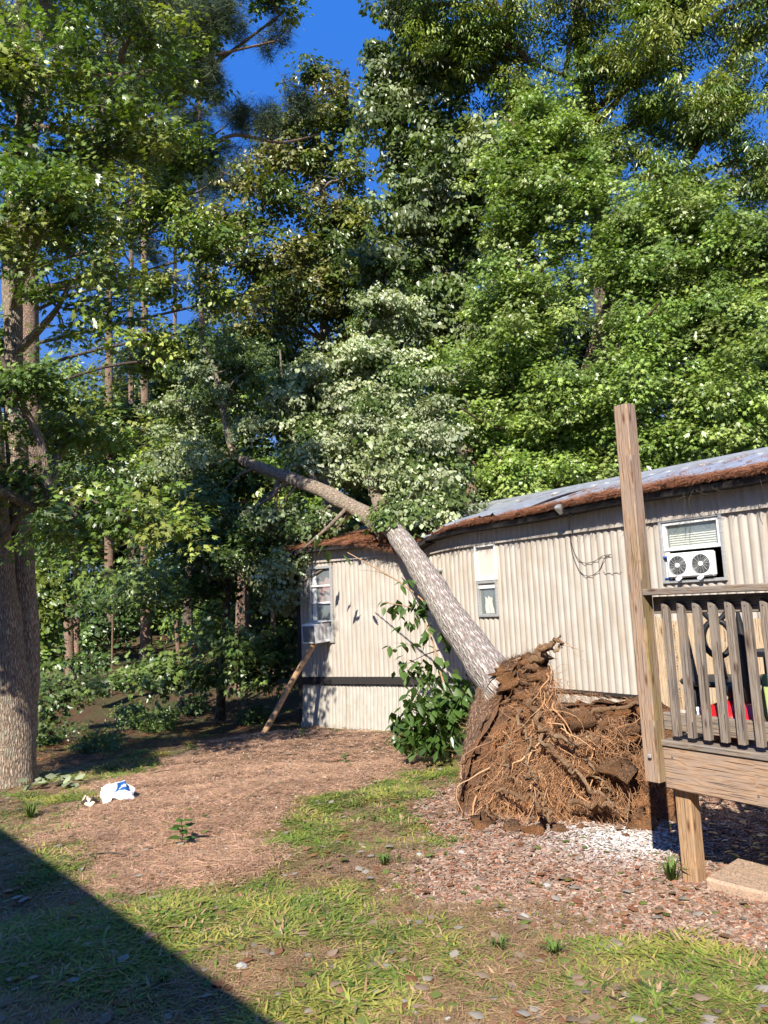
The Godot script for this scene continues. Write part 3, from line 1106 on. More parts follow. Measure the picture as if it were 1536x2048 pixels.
# square post in many rows so that stains can follow it; green where damp
func stained_post(c: Vector3, wd: float, y0: float, y1: float, algae: float, seed_: int) -> ArrayMesh:
	var mb := MB.new()
	var f := noise_of(0.9, seed_, 4)
	var off := Vector2(rnd(0, 3), rnd(0, 3))
	var h := wd / 2
	var q := h - 0.006
	var ring := [[h, -q, 1, 0], [h, q, 1, 0], [q, h, 0, 1], [-q, h, 0, 1], [-h, q, -1, 0], [-h, -q, -1, 0], [-q, -h, 0, -1], [q, -h, 0, -1]]
	var rows := 60
	for face in 8:
		var a: Array = ring[face]
		var b: Array = ring[(face + 1) % 8]
		var nr := Vector3(a[2] + b[2], 0, a[3] + b[3]).normalized()
		var cols := 6 if face % 2 == 0 else 1
		var first := mb.v.size()
		for j in rows + 1:
			for i in cols + 1:
				var u := float(i) / cols
				var p := Vector3(lerpf(a[0], b[0], u), lerpf(y0, y1, float(j) / rows), lerpf(a[1], b[1], u))
				var st := 0.0
				if nr.x > 0.5: st = clampf(0.62 + f.get_noise_3d(p.x * 9.0, p.y * 2.2, p.z * 14.0) * 1.1, 0.0, 1.0) * smoothstep(y1 - 0.55, y1 - 1.0, p.y)
				elif nr.z > 0.5: st = clampf(f.get_noise_3d(p.x * 9.0, p.y * 1.4, 5.0) * 1.3 - 0.25 + 4.0 * (p.x - 0.02), 0.0, 0.5) * smoothstep(y1 - 0.5, y1 - 0.9, p.y)
				mb.col = Color.WHITE.lerp(Color(0.55, 0.60, 0.16), st * algae)
				mb.vert(c + p, nr, Vector2(p.y, (p.x + p.z) * 1.2) + off)
		for j in rows:
			for i in cols:
				var k := first + j * (cols + 1) + i
				mb.quad(k, k + 1, k + cols + 2, k + cols + 1)
	mb.col = Color.WHITE
	mb.flat([c + Vector3(h, y1, h), c + Vector3(-h, y1, h), c + Vector3(-h, y1, -h), c + Vector3(h, y1, -h)], Vector3.UP)
	mb.flat([c + Vector3(h, y0, h), c + Vector3(-h, y0, h), c + Vector3(-h, y0, -h), c + Vector3(h, y0, -h)], Vector3.DOWN)
	return mb.mesh()

func build_deck() -> void:
	var t := thing("deck", "raised weathered wooden deck with slatted railing and one tall corner post", "deck", DECK, deg_to_rad(-54.0))
	put("tall_post", stained_post(Vector3(-0.038, 0, 0.012), 0.082, -0.20, 1.70, 0.85, 5), M.wood, t)
	put("short_post", stained_post(Vector3(0.052, 0, -0.09), 0.082, -0.80, -0.034, 0.5, 8), M.wood_tan, t)
	for p in [Vector3(2.5, 0, -0.09), Vector3(0.09, 0, -1.75), Vector3(2.5, 0, -1.75)]:
		put("short_post", bx(p + Vector3(0, -0.42, 0), Vector3(0.09, 0.77, 0.09)), M.wood_tan, t)
	put("fascia_board", bx(Vector3(1.45, -0.134, -0.02), Vector3(2.9, 0.2, 0.038), 0.005), M.wood, t)
	put("side_joist", bx(Vector3(0.018, -0.134, -0.92), Vector3(0.036, 0.2, 1.75), 0.004), M.wood, t)
	for i in 3:
		put("joist", bx(Vector3(0.65 + i * 0.65, -0.134, -0.92), Vector3(0.036, 0.19, 1.74), 0.004), M.wood, t)
	for i in 13:
		put("deck_board", bx(Vector3(1.45, -0.016 + 0.001 * (i % 3), -0.058 - i * 0.143), Vector3(2.9, 0.03, 0.136), 0.004), M.wood_grey, t)
	put("handrail", bx(Vector3(1.45, 0.722, -0.015), Vector3(2.9, 0.034, 0.14), 0.004), M.wood_grey, t)
	put("upper_rail", bx(Vector3(1.45, 0.655, -0.045), Vector3(2.9, 0.085, 0.036), 0.004), M.wood_grey, t)
	put("lower_rail", bx(Vector3(1.45, 0.085, -0.045), Vector3(2.9, 0.085, 0.036), 0.004), M.wood_grey, t)
	for i in 7:
		put("nail", bx(Vector3(0.05 + i * 0.4 + 0.01 * (i % 2), -0.08 - 0.11 * (i % 2), 0.0), Vector3(0.009, 0.009, 0.004), 0.001), M.grille, t)
	put("bolt", bx(Vector3(-0.03, -0.075, 0.066), Vector3(0.018, 0.018, 0.012), 0.004), M.aluminium, t)
	for i in 33:
		var x := 0.085 + i * 0.0815
		var mb := MB.new()
		mb.box(Transform3D(Basis(Vector3.BACK, rnd(-0.006, 0.006)), Vector3(x, 0.35, -0.008)), Vector3(0.034, 0.655, 0.034), 0.003, Vector2(rnd(0, 3), rnd(0, 3)))
		for k in mb.v.size():   # the head is cut at a slant
			if mb.v[k].y > 0.6: mb.v[k].y -= maxf(0.0, (mb.v[k].x - x + 0.018) * 0.75)
		put("slat", mb.mesh(), M.wood_grey, t)
		put("nail", bx(Vector3(x, 0.645, 0.011), Vector3(0.006, 0.006, 0.003), 0.001), M.grille, t.get_node("slat" if i == 0 else "slat_%03d" % i))
	# dog-eared pickets along the far side
	var fo := deck_xf(Vector3(-0.9, -0.17, -1.86))
	var f := thing("picket_fence", "pale dog-eared picket fence along the far side of the deck", "fence", fo.origin, deg_to_rad(-54.0))
	for i in 30:
		var x := -0.32 + i * 0.1
		var h := 0.70 + rnd(-0.025, 0.02)
		var w := 0.045
		var mb := MB.new()
		var pr := [Vector2(-w, 0), Vector2(w, 0), Vector2(w, h - 0.03), Vector2(w - 0.025, h), Vector2(-w + 0.025, h), Vector2(-w, h - 0.03)]
		var uo := Vector2(rnd(0, 3), rnd(0, 3))
		for zz in [0.009, -0.009]:
			var ps := []
			var us := []
			for q in pr:
				ps.append(Vector3(x + q.x, q.y, zz + 0.004 * (i % 2)))
				us.append(Vector2(q.y, q.x) + uo)
			mb.flat(ps, Vector3(0, 0, signf(zz)), us)
		for k in 6:
			var p: Vector2 = pr[k]
			var q: Vector2 = pr[(k + 1) % 6]
			var zo := 0.004 * (i % 2)
			mb.flat([Vector3(x + p.x, p.y, 0.009 + zo), Vector3(x + q.x, q.y, 0.009 + zo), Vector3(x + q.x, q.y, -0.009 + zo), Vector3(x + p.x, p.y, -0.009 + zo)], Vector3(q.y - p.y, p.x - q.x, 0).normalized())
		put("picket", mb.mesh(), M.picket, f)
	for y in [0.14, 0.55]:
		put("rail", bx(Vector3(1.1, y, -0.034), Vector3(2.95, 0.08, 0.036)), M.wood, f)
	deck_things()

func chair_of(t: Node3D) -> void:
	var mb := MB.new()
	mb.lathe(Transform3D(), [Vector2(0.001, 0.26), Vector2(0.19, 0.262), Vector2(0.205, 0.25), Vector2(0.2, 0.235), Vector2(0.001, 0.232)], 22)
	put("seat", mb.mesh(), M.black, t)
	for k in 4:
		mb = MB.new()
		var a := PI / 4 + k * PI / 2
		mb.tube([Vector3(cos(a) * 0.15, 0.235, sin(a) * 0.15), Vector3(cos(a) * 0.17, 0.1, sin(a) * 0.17), Vector3(cos(a) * 0.2, 0.0, sin(a) * 0.2)], [0.016, 0.014, 0.013], 8)
		put("leg", mb.mesh(), M.black, t)
	mb = MB.new()   # lyre shaped back
	var pts := []
	for i in 33:
		var a := -PI / 2 + TAU * i / 32
		pts.append(Vector3(cos(a) * 0.068, 0.465 + sin(a) * 0.092, 0.0))
	mb.tube(pts, taper(33, 0.015, 0.015), 8)
	put("back_hoop", mb.mesh(), M.black, t)
	mb = MB.new()
	mb.tube([Vector3(0, 0.24, 0.0), Vector3(0, 0.38, 0.0)], [0.035, 0.02], 8)
	put("stem", mb.mesh(), M.black, t)
	for s in [-1, 1]:
		mb = MB.new()
		mb.tube(spline([Vector3(0, 0.545, 0), Vector3(0.035 * s, 0.575, 0), Vector3(0.065 * s, 0.62, 0), Vector3(0.07 * s, 0.66, 0)], 3), taper(10, 0.016, 0.01), 8)
		put("back_horn", mb.mesh(), M.black, t)

func deck_things() -> void:
	var deck_y := 0.001
	var turn := deg_to_rad(-54.0)
	var c0 := thing("metal_chair", "black metal chair with a round lyre shaped back behind the railing", "chair", deck_xf(Vector3(0.10, deck_y, -0.42)).origin, deg_to_rad(-22.0), "black metal deck chairs")
	chair_of(c0)
	var c1: Node3D = c0.duplicate()
	c1.name = numbered("metal_chair")
	add_child(c1, true)
	c1.transform = deck_xf(Vector3(0.40, deck_y, -0.62), 0.5)
	tag(c1, "black metal chair at the right end of the railing view, behind the blue cloth", "chair", "black metal deck chairs")
	# low black table with shelves
	var tb := thing("low_table", "low black table with a brown shelf standing behind the chairs", "table", deck_xf(Vector3(0.44, deck_y, -0.86)).origin, turn)
	put("table_top", bx(Vector3(0, 0.36, 0), Vector3(0.8, 0.03, 0.24)), M.black, tb)
	put("shelf", bx(Vector3(0, 0.22, 0), Vector3(0.76, 0.03, 0.22)), M.wood_tan, tb)
	for sx in [-1, 1]:
		for sz in [-1, 1]:
			put("leg", bx(Vector3(0.37 * sx, 0.17, 0.1 * sz), Vector3(0.03, 0.345, 0.03)), M.black, tb)
	# two folded parasols leaning up
	var k := 0
	for q in [[0.205, 0.07, -0.25, 0.10, "black folded parasol leaning nearest the tall post"], [0.66, 0.33, -0.30, 0.07, "black folded parasol leaning between the two black chairs"]]:
		var o := deck_xf(Vector3(q[1], deck_y, q[2])).origin
		var u := thing("folded_parasol", q[4], "parasol", o, turn, "folded black parasols")
		var mb := MB.new()
		var tilt := Vector3(-q[3], 0.62, -0.05)
		mb.tube([Vector3.ZERO, tilt * 0.1, tilt * 0.4, tilt * 0.8, tilt], [0.008, 0.02, 0.032, 0.024, 0.006], 9)
		put("canopy", mb.mesh(), M.black, u)
		mb = MB.new()
		mb.tube([tilt, tilt * 1.12], [0.007, 0.007], 6)
		put("handle", mb.mesh(), M.black, u)
		k += 1
	# red domed pot with a black knob
	var g := thing("red_grill", "small glossy red domed grill with a black knob on the deck boards", "grill", deck_xf(Vector3(0.27, deck_y, -0.20)).origin, turn)
	var mb := MB.new()
	mb.lathe(Transform3D(), [Vector2(0.001, 0.01), Vector2(0.09, 0.015), Vector2(0.125, 0.05), Vector2(0.135, 0.085)], 28)
	put("bowl", mb.mesh(), M.red, g)
	mb = MB.new()
	mb.lathe(Transform3D(), [Vector2(0.138, 0.084), Vector2(0.138, 0.092), Vector2(0.128, 0.125), Vector2(0.10, 0.16), Vector2(0.05, 0.182), Vector2(0.001, 0.187)], 28)
	put("lid", mb.mesh(), M.red, g)
	mb = MB.new()
	mb.lathe(Transform3D(), [Vector2(0.02, 0.185), Vector2(0.016, 0.2), Vector2(0.034, 0.225), Vector2(0.03, 0.25), Vector2(0.001, 0.262)], 14)
	put("knob", mb.mesh(), M.black, g)
	mb = MB.new()
	mb.box(Transform3D(Basis(), Vector3(-0.15, 0.09, 0)), Vector3(0.035, 0.03, 0.05), 0.008)
	put("handle", mb.mesh(), M.aluminium, g)
	# white bottle, blue cloth, green cushion
	var b := thing("white_bottle", "slim white bottle on the deck by the first parasol", "bottle", deck_xf(Vector3(0.115, deck_y, -0.16)).origin)
	mb = MB.new()
	mb.lathe(Transform3D(), [Vector2(0.001, 0.0), Vector2(0.024, 0.002), Vector2(0.024, 0.08), Vector2(0.01, 0.11), Vector2(0.01, 0.125)], 14)
	put("body", mb.mesh(), M.white, b)
	mb = MB.new()
	mb.lathe(Transform3D(), [Vector2(0.012, 0.125), Vector2(0.012, 0.145), Vector2(0.001, 0.146)], 12)
	put("cap", mb.mesh(), M.white, b)
	mb = MB.new()
	var gx := 12
	for j in gx + 1:
		for i in gx + 1:
			mb.vert(Vector3((i - 6) * 0.018, 0.05 * exp(-pow((i - 6) / 3.5, 2) - pow((j - 6) / 4.0, 2)) * (1.0 + 0.4 * sin(i * 1.7 + j)) + 0.006, (j - 6) * 0.014), Vector3(0.3 * sin(i * 1.7), 1, 0.3 * cos(j * 1.3)).normalized())
	for j in gx:
		for i in gx:
			var q := j * (gx + 1) + i
			mb.quad(q, q + 1, q + gx + 2, q + gx + 1)
	var cl := put("blue_cloth", mb.mesh(), M.blue, self)
	cl.transform = deck_xf(Vector3(0.50, 0.376, -0.86))
	tag(cl, "crumpled blue cloth lying on the low black table", "cloth")
	mb = MB.new()
	mb.box(Transform3D(), Vector3(0.3, 0.05, 0.28), 0.02)
	var cu := put("green_cushion", mb.mesh(), mat(Color(0.30, 0.36, 0.12), 0.9), self)
	cu.transform = deck_xf(Vector3(0.46, 0.055, -0.40))
	cu.transform.basis = cu.transform.basis * Basis(Vector3.RIGHT, 1.25)
	cu.position.y += 0.1
	tag(cu, "pale green seat cushion propped on edge beside the red grill", "cushion")


# ---------------------------------------------------------------- trees
# regions: [centre, radii]; each is filled with layered clumps of leaf sprays on twigs
func grow(called: String, label: String, group: String, trunk: Array, r0: float, r1: float, bark: Material, regions: Array, kind: String, tints: Array, dense := 1.0, size := 1.0, more_trunks := [], limbs := true) -> Node3D:
	var base: Vector3 = trunk[0]
	var t := thing(called, label, "tree", base, 0.0, group)
	var line := spline(trunk, 8)
	var bump := noise_of(1.3, used[called] + 11, 3)
	var mb := MB.new()
	mb.tube(line, taper(line.size(), r0, r1, 0.35), 14, 0.5, bump, 0.22)
	put("trunk", mb.mesh(), bark, t, true)
	var lines := [line]
	for q in more_trunks:
		var l2 := spline(q[0], 8)
		mb = MB.new()
		mb.tube(l2, taper(l2.size(), q[1], q[2]), 10, 0.5, bump, 0.22)
		put("limb", mb.mesh(), bark, t, true)
		lines.append(l2)
	foliage(t, lines, regions, kind, tints, dense, size, bark, r0, limbs)
	return t

func foliage(t: Node3D, lines: Array, regions: Array, kind: String, tints: Array, dense: float, size: float, bark: Material, r0: float, limbs := true) -> void:
	var places := [[], []]
	var cols := [PackedColorArray(), PackedColorArray()]
	var twigs := MB.new()
	var all := []
	for rg in regions:
		all.append(rg)
		if t.get_meta("category") != "weed":
			for e in satellites:
				var o := rough_basis().x * 1.15
				var rr: Vector3 = rg[1]
				var w := maxf(rr.x, rr.y)
				all.append([rg[0] + Vector3(o.x * w, o.y * w * 0.8, o.z * w * 0.6), Vector3(w * rnd(0.3, 0.5), w * rnd(0.3, 0.5), w * rnd(0.3, 0.5))])
	for rg in all:
		var c: Vector3 = rg[0]
		var r: Vector3 = rg[1]
		if t.get_meta("category") == "tree": r.y *= 1.45
		if t.get_meta("category") == "tree": c += Vector3(rnd(-0.3, 0.3) * r.x, rnd(-0.5, 0.5) * r.y, rnd(-0.3, 0.3) * r.z)
		var best := Vector3.ZERO
		var bd := 1e9
		for l in lines:
			for p in l:
				var d: float = (p - c).length() + maxf(0.0, p.y - c.y + 0.25 * Vector2(p.x - c.x, p.z - c.z).length()) * 2.0
				if d < bd:
					bd = d
					best = p
		if limbs and bd < 30.0:
			var mid := best.lerp(c, 0.5) + Vector3(rnd(-0.2, 0.2), rnd(-0.1, 0.35), rnd(-0.2, 0.2)) * bd * 0.3
			var lr := clampf(r0 * 0.28, 0.015, 0.09)
			var lp := spline([best, mid, c, c + (c - mid) * 0.5 + Vector3(0, r.y * 0.2, 0)], 5)
			var mb := MB.new()
			mb.tube(lp, taper(lp.size(), lr, lr * 0.25), 6, 0.5)
			put("limb", mb.mesh(), bark, t, true)
		var m := int(4.0 + 8.0 * pow(r.x * r.y * r.z, 0.6) * dense)
		for i in m:
			# points towards the shell of the region
			var q := rough_basis().x * pow(rng.randf(), 0.55)
			var cc := c + Vector3(q.x * r.x, q.y * r.y, q.z * r.z)
			var cr := lerpf(0.17, 0.6, pow(rng.randf(), 1.5)) * (0.7 + 0.3 * size)
			cr = minf(cr, 0.75 * maxf(r.x, r.y))
			var along := (cc - c)
			along.y *= 0.9
			along = (along.normalized() + rough_basis().x * 0.5).normalized()
			var tall := rnd(0.5, 1.05)
			var from := c.lerp(cc, 0.15)
			twigs.tube([from, from.lerp(cc, 0.6) + Vector3(0, 0.05, 0), cc], [0.018 * size, 0.011 * size, 0.005], 4, 0.5, null, 0.0, false)
			var tone := rnd(0.65, 1.28)
			var base_col: Color = tints[rng.randi() % tints.size()]
			var ns := int(rnd(20, 38) * clampf(cr * cr / (0.24 * size * size), 0.25, 1.6))
			for k in ns:
				var u := rough_basis().x * pow(rng.randf(), 0.4)
				if rng.randf() < 0.14: u *= 1.7
				var pos := cc + Vector3(u.x * cr, u.y * cr * tall, u.z * cr) * 0.85 + along * cr * rnd(-0.9, 1.0)
				var b := Basis(Vector3(0.945, 0, 0.326), rnd(-0.1, 1.1)) * Basis(Vector3.UP, rnd(0, TAU)) * Basis(Vector3.RIGHT, rnd(-0.5, 0.5))
				var v := k % 2
				places[v].append(Transform3D(b.scaled(Vector3.ONE * size * rnd(0.6, 1.25)), pos))
				var g := tone * rnd(0.85, 1.15)
				cols[v].append(Color(base_col.r * g, base_col.g * g, base_col.b * g))
	if twigs.v.size(): put("twigs", twigs.mesh(), bark, t, true).set_meta("kind", "stuff")
	for v in 2:
		if places[v].size():
			scatter("foliage" if v == 0 else "foliage_001", S[kind][v], M.needle if kind == "pine" else M.leaf, places[v], cols[v], t)


func build_trees() -> void:
	var bright := [lin(0.28, 0.38, 0.075), lin(0.22, 0.33, 0.065), lin(0.34, 0.43, 0.12), lin(0.16, 0.25, 0.05)]
	var olive := [lin(0.23, 0.295, 0.05), lin(0.17, 0.25, 0.048), lin(0.30, 0.34, 0.08), lin(0.12, 0.19, 0.042)]
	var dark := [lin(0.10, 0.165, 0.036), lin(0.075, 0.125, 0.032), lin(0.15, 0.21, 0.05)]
	var silver := [lin(0.22, 0.27, 0.13), lin(0.15, 0.205, 0.07), lin(0.11, 0.165, 0.04), lin(0.28, 0.32, 0.17), lin(0.13, 0.18, 0.05)]
	var gold := [lin(0.19, 0.20, 0.045), lin(0.125, 0.165, 0.035), lin(0.25, 0.23, 0.085), lin(0.09, 0.13, 0.03)]
	var pine := [lin(0.05, 0.085, 0.03), lin(0.035, 0.065, 0.025), lin(0.08, 0.11, 0.04)]

	satellites = 0
	# big twin-stemmed tree at the left edge
	grow("sweetgum_tree", "big twin-stemmed tree at the left edge, its pale trunk flaring into roots", "",
		[Vector3(-3.805, -0.273, -7.500), Vector3(-3.840, 0.407, -7.500), Vector3(-3.917, 1.155, -7.500), Vector3(-4.099, 2.194, -7.600), Vector3(-4.255, 3.296, -7.700), Vector3(-4.514, 5.102, -7.900), Vector3(-4.879, 7.834, -8.200), Vector3(-5.414, 12.088, -8.800)], 0.215, 0.09, M.bark_pale,
		[[Vector3(-3.952, 7.464, -7.600), Vector3(0.89, 0.73, 0.89)], [Vector3(-3.317, 9.009, -8.800), Vector3(0.79, 0.49, 0.79)], [Vector3(-3.575, 7.109, -8.200), Vector3(0.90, 0.57, 0.90)], [Vector3(-3.606, 5.312, -7.000), Vector3(0.72, 0.58, 0.72)], [Vector3(-3.473, 4.612, -7.400), Vector3(0.71, 0.41, 0.71)], [Vector3(-3.319, 5.428, -8.200), Vector3(0.40, 0.23, 0.40)], [Vector3(-3.472, 3.661, -6.800), Vector3(0.52, 0.28, 0.52)], [Vector3(-3.602, 2.799, -6.900), Vector3(0.38, 0.19, 0.38)], [Vector3(-2.584, 2.412, -6.900), Vector3(0.52, 0.21, 0.52)], [Vector3(-2.881, 2.260, -6.700), Vector3(0.65, 0.18, 0.65)], [Vector3(-2.215, 2.289, -6.800), Vector3(0.28, 0.12, 0.28)], [Vector3(-4.353, 3.150, -7.000), Vector3(0.53, 0.72, 0.53)], [Vector3(-4.927, 6.107, -7.500), Vector3(0.72, 1.55, 0.72)], [Vector3(-3.955, 10.008, -8.000), Vector3(1.38, 0.66, 1.38)], [Vector3(-3.194, 3.505, -7.400), Vector3(0.46, 0.20, 0.46)], [Vector3(-4.7, 3.3, -5.4), Vector3(0.9, 0.45, 0.8)], [Vector3(-5.2, 4.6, -4.8), Vector3(1.0, 0.5, 0.9)], [Vector3(-3.108, 5.502, -6.800), Vector3(0.56, 0.28, 0.56)]], "maple", olive, 1.6, 0.7,
		[[[Vector3(-3.852, 0.025, -7.700), Vector3(-3.832, 0.877, -7.750), Vector3(-3.909, 1.931, -7.800), Vector3(-4.053, 3.330, -7.900), Vector3(-4.181, 4.828, -8.000), Vector3(-4.288, 6.304, -8.100), Vector3(-4.190, 8.013, -8.300), Vector3(-4.046, 10.265, -8.600)], 0.15, 0.07], [[Vector3(-4.188, 5.131, -8.000), Vector3(-4.021, 6.201, -8.400), Vector3(-3.704, 7.375, -8.800), Vector3(-3.458, 8.514, -9.000), Vector3(-3.256, 9.100, -9.000)], 0.045, 0.02], [[Vector3(-4.109, 2.194, -7.600), Vector3(-3.551, 2.542, -7.200), Vector3(-2.873, 2.571, -6.900), Vector3(-2.215, 2.289, -6.800)], 0.03, 0.008]])

	grow("tall_tree", "tall leafy tree rising behind the twin-stemmed one, its boughs edging the open sky", "",
		[Vector3(-6.998, 1.829, -13.500), Vector3(-7.033, 5.647, -13.500), Vector3(-6.971, 9.744, -13.500), Vector3(-6.263, 13.074, -13.600), Vector3(-5.538, 16.755, -13.800)], 0.14, 0.06, M.bark,
		[[Vector3(-3.515, 12.986, -13.000), Vector3(0.72, 0.36, 0.72)], [Vector3(-1.918, 13.513, -13.000), Vector3(0.72, 0.23, 0.72)], [Vector3(-4.209, 12.910, -13.000), Vector3(0.99, 0.54, 0.99)], [Vector3(-3.579, 12.066, -13.200), Vector3(0.55, 0.36, 0.55)], [Vector3(-5.194, 12.199, -13.000), Vector3(0.99, 0.54, 0.99)], [Vector3(-3.908, 13.554, -13.000), Vector3(1.17, 0.45, 1.17)], [Vector3(-4.342, 11.710, -13.400), Vector3(0.83, 0.46, 0.83)], [Vector3(-4.046, 10.612, -13.400), Vector3(0.92, 0.37, 0.92)], [Vector3(-5.113, 9.290, -13.600), Vector3(1.03, 0.38, 1.03)], [Vector3(-3.512, 9.428, -13.600), Vector3(0.66, 0.33, 0.66)], [Vector3(-4.172, 9.791, -13.800), Vector3(0.57, 0.29, 0.57)], [Vector3(-3.172, 8.563, -13.800), Vector3(0.57, 0.25, 0.57)], [Vector3(-4.582, 8.098, -13.800), Vector3(0.57, 0.19, 0.57)], [Vector3(-4.309, 6.985, -14.200), Vector3(0.49, 0.22, 0.49)], [Vector3(-3.173, 7.896, -14.200), Vector3(0.59, 0.27, 0.59)], [Vector3(-3.650, 6.602, -14.400), Vector3(0.40, 0.22, 0.40)], [Vector3(-6.095, 8.804, -13.800), Vector3(0.57, 0.29, 0.57)]], "poplar", olive, 1.3, 0.85,
		[[[Vector3(-6.786, 10.484, -13.500), Vector3(-4.311, 11.201, -13.300), Vector3(-3.280, 12.051, -13.200), Vector3(-2.453, 12.584, -13.100), Vector3(-1.629, 13.114, -13.000)], 0.07, 0.02]])

	# tall pines on the left
	var k := 0
	for q in [[Vector3(-7.286, 4.941, -22.000), Vector3(-7.369, 24.811, -22.000), 0.15, "pale straight pine trunk, the brightest of the left-hand pines"], [Vector3(-9.156, 5.312, -24.000), Vector3(-9.284, 25.952, -24.000), 0.17, "mottled grey pine trunk left of the brightest pine"], [Vector3(-10.543, 6.662, -30.000), Vector3(-10.580, 26.936, -30.000), 0.17, "dark shaded pine trunk between the grey and the bright pine"], [Vector3(-6.807, 6.022, -27.000), Vector3(-6.727, 25.155, -27.000), 0.15, "thin dark pine right of the bright pine, branches bare low down"], [Vector3(-9.995, 7.753, -34.000), Vector3(-9.680, 28.815, -34.000), 0.14, "slender far pine between the bright pine and the thin dark one"]]:
		var b: Vector3 = q[0]
		var tp_: Vector3 = q[1]
		b.y = ground(b.x, b.z) - 0.2
		var regs := []
		for i in 9:
			var f := 0.62 + 0.38 * i / 8.0
			var c := b.lerp(tp_, f)
			var an := i * 2.4 + k
			var rr := lerpf(2.3, 0.5, i / 8.0)
			regs.append([c + Vector3(cos(an) * rr, 0.3, sin(an) * rr), Vector3(1.3, 0.45, 1.3) * lerpf(1.0, 0.6, i / 8.0)])
		grow("pine_tree", q[3], "tall pines at the left", [b, b.lerp(tp_, 0.3), b.lerp(tp_, 0.65), tp_], q[2], 0.05, M.bark_pine, regs, "pine", pine, 1.0, 1.3)
		k += 1
	# big pine whose boughs reach over the open sky
	grow("pine_tree", "big dark pine with boughs of long needles reaching into the open sky", "tall pines at the left",
		[Vector3(-6.414, 3.606, -13.000), Vector3(-6.598, 9.431, -13.000), Vector3(-6.842, 13.321, -13.200), Vector3(-7.107, 16.505, -13.500)], 0.2, 0.12, M.bark_pine,
		[[Vector3(-2.723, 12.948, -13.000), Vector3(0.54, 0.23, 0.54)], [Vector3(-1.790, 12.631, -13.000), Vector3(0.30, 0.13, 0.30)], [Vector3(-2.844, 11.712, -12.600), Vector3(0.35, 0.12, 0.35)], [Vector3(-3.285, 12.538, -12.500), Vector3(0.69, 0.34, 0.69)], [Vector3(-2.024, 11.652, -14.000), Vector3(0.43, 0.24, 0.43)], [Vector3(-1.293, 11.561, -14.000), Vector3(0.39, 0.24, 0.39)], [Vector3(-2.395, 11.443, -14.000), Vector3(0.39, 0.29, 0.39)], [Vector3(-3.765, 11.727, -12.500), Vector3(0.60, 0.34, 0.60)], [Vector3(-6.635, 12.363, -12.000), Vector3(0.74, 0.50, 0.74)], [Vector3(-4.045, 13.102, -12.500), Vector3(1.03, 0.34, 1.03)], [Vector3(-1.618, 13.553, -13.000), Vector3(0.72, 0.27, 0.72)], [Vector3(-4.615, 11.253, -12.500), Vector3(0.52, 0.34, 0.52)], [Vector3(-4.229, 10.687, -14.000), Vector3(0.58, 0.58, 0.58)], [Vector3(-3.398, 10.648, -14.000), Vector3(0.48, 0.43, 0.48)]], "pine", pine, 1.2, 0.95,
		[[[Vector3(-6.747, 11.066, -13.100), Vector3(-5.265, 10.854, -13.200), Vector3(-3.574, 10.657, -13.500), Vector3(-2.724, 11.151, -13.800), Vector3(-1.829, 11.078, -14.000), Vector3(-1.004, 11.370, -14.200)], 0.07, 0.02], [[Vector3(-6.768, 12.138, -13.100), Vector3(-4.666, 11.880, -12.900), Vector3(-2.908, 12.223, -12.900), Vector3(-1.643, 12.569, -13.000)], 0.06, 0.015]], false)

	# pointed tree in the middle, against the sky
	grow("poplar_tree", "tall pointed tree standing alone against the sky in the middle", "",
		[Vector3(-1.609, 2.356, -21.000), Vector3(-1.587, 6.039, -21.000), Vector3(-1.549, 10.363, -21.000), Vector3(-1.489, 13.587, -21.000), Vector3(-1.522, 15.919, -21.000), Vector3(-1.596, 18.576, -21.000)], 0.2, 0.03, M.bark_pale,
		[[Vector3(-1.583, 17.970, -21.000), Vector3(0.38, 0.58, 0.38)], [Vector3(-1.705, 16.605, -21.000), Vector3(0.90, 0.80, 0.90)], [Vector3(-2.879, 16.746, -21.000), Vector3(0.41, 0.64, 0.41)], [Vector3(-0.692, 16.388, -21.000), Vector3(0.65, 1.01, 0.65)], [Vector3(-2.140, 15.109, -21.000), Vector3(1.16, 0.72, 1.16)], [Vector3(-3.073, 15.153, -21.000), Vector3(0.72, 0.72, 0.72)], [Vector3(-4.164, 13.424, -20.500), Vector3(0.71, 0.71, 0.71)], [Vector3(-4.274, 11.844, -20.200), Vector3(0.84, 0.63, 0.84)], [Vector3(-4.016, 14.696, -21.000), Vector3(0.41, 0.38, 0.41)], [Vector3(-0.739, 14.458, -20.600), Vector3(0.85, 0.71, 0.85)], [Vector3(-1.536, 13.359, -20.600), Vector3(1.28, 0.71, 1.28)], [Vector3(-2.977, 13.265, -20.600), Vector3(0.99, 0.71, 0.99)], [Vector3(-0.647, 12.567, -20.400), Vector3(0.84, 0.84, 0.84)], [Vector3(-1.997, 11.584, -20.200), Vector3(1.53, 0.70, 1.53)], [Vector3(-3.294, 11.238, -20.000), Vector3(0.83, 0.69, 0.83)], [Vector3(-0.842, 10.667, -20.000), Vector3(1.10, 0.69, 1.10)], [Vector3(-2.265, 9.806, -19.600), Vector3(1.49, 0.68, 1.49)], [Vector3(-0.879, 9.007, -19.600), Vector3(1.08, 0.68, 1.08)], [Vector3(-3.615, 9.734, -20.000), Vector3(1.10, 0.69, 1.10)]], "poplar", gold, 1.5, 1.15,
		[[[Vector3(-1.559, 10.047, -21.000), Vector3(-0.893, 10.563, -20.800), Vector3(-0.106, 11.301, -20.600), Vector3(0.284, 11.678, -20.600)], 0.06, 0.02]])

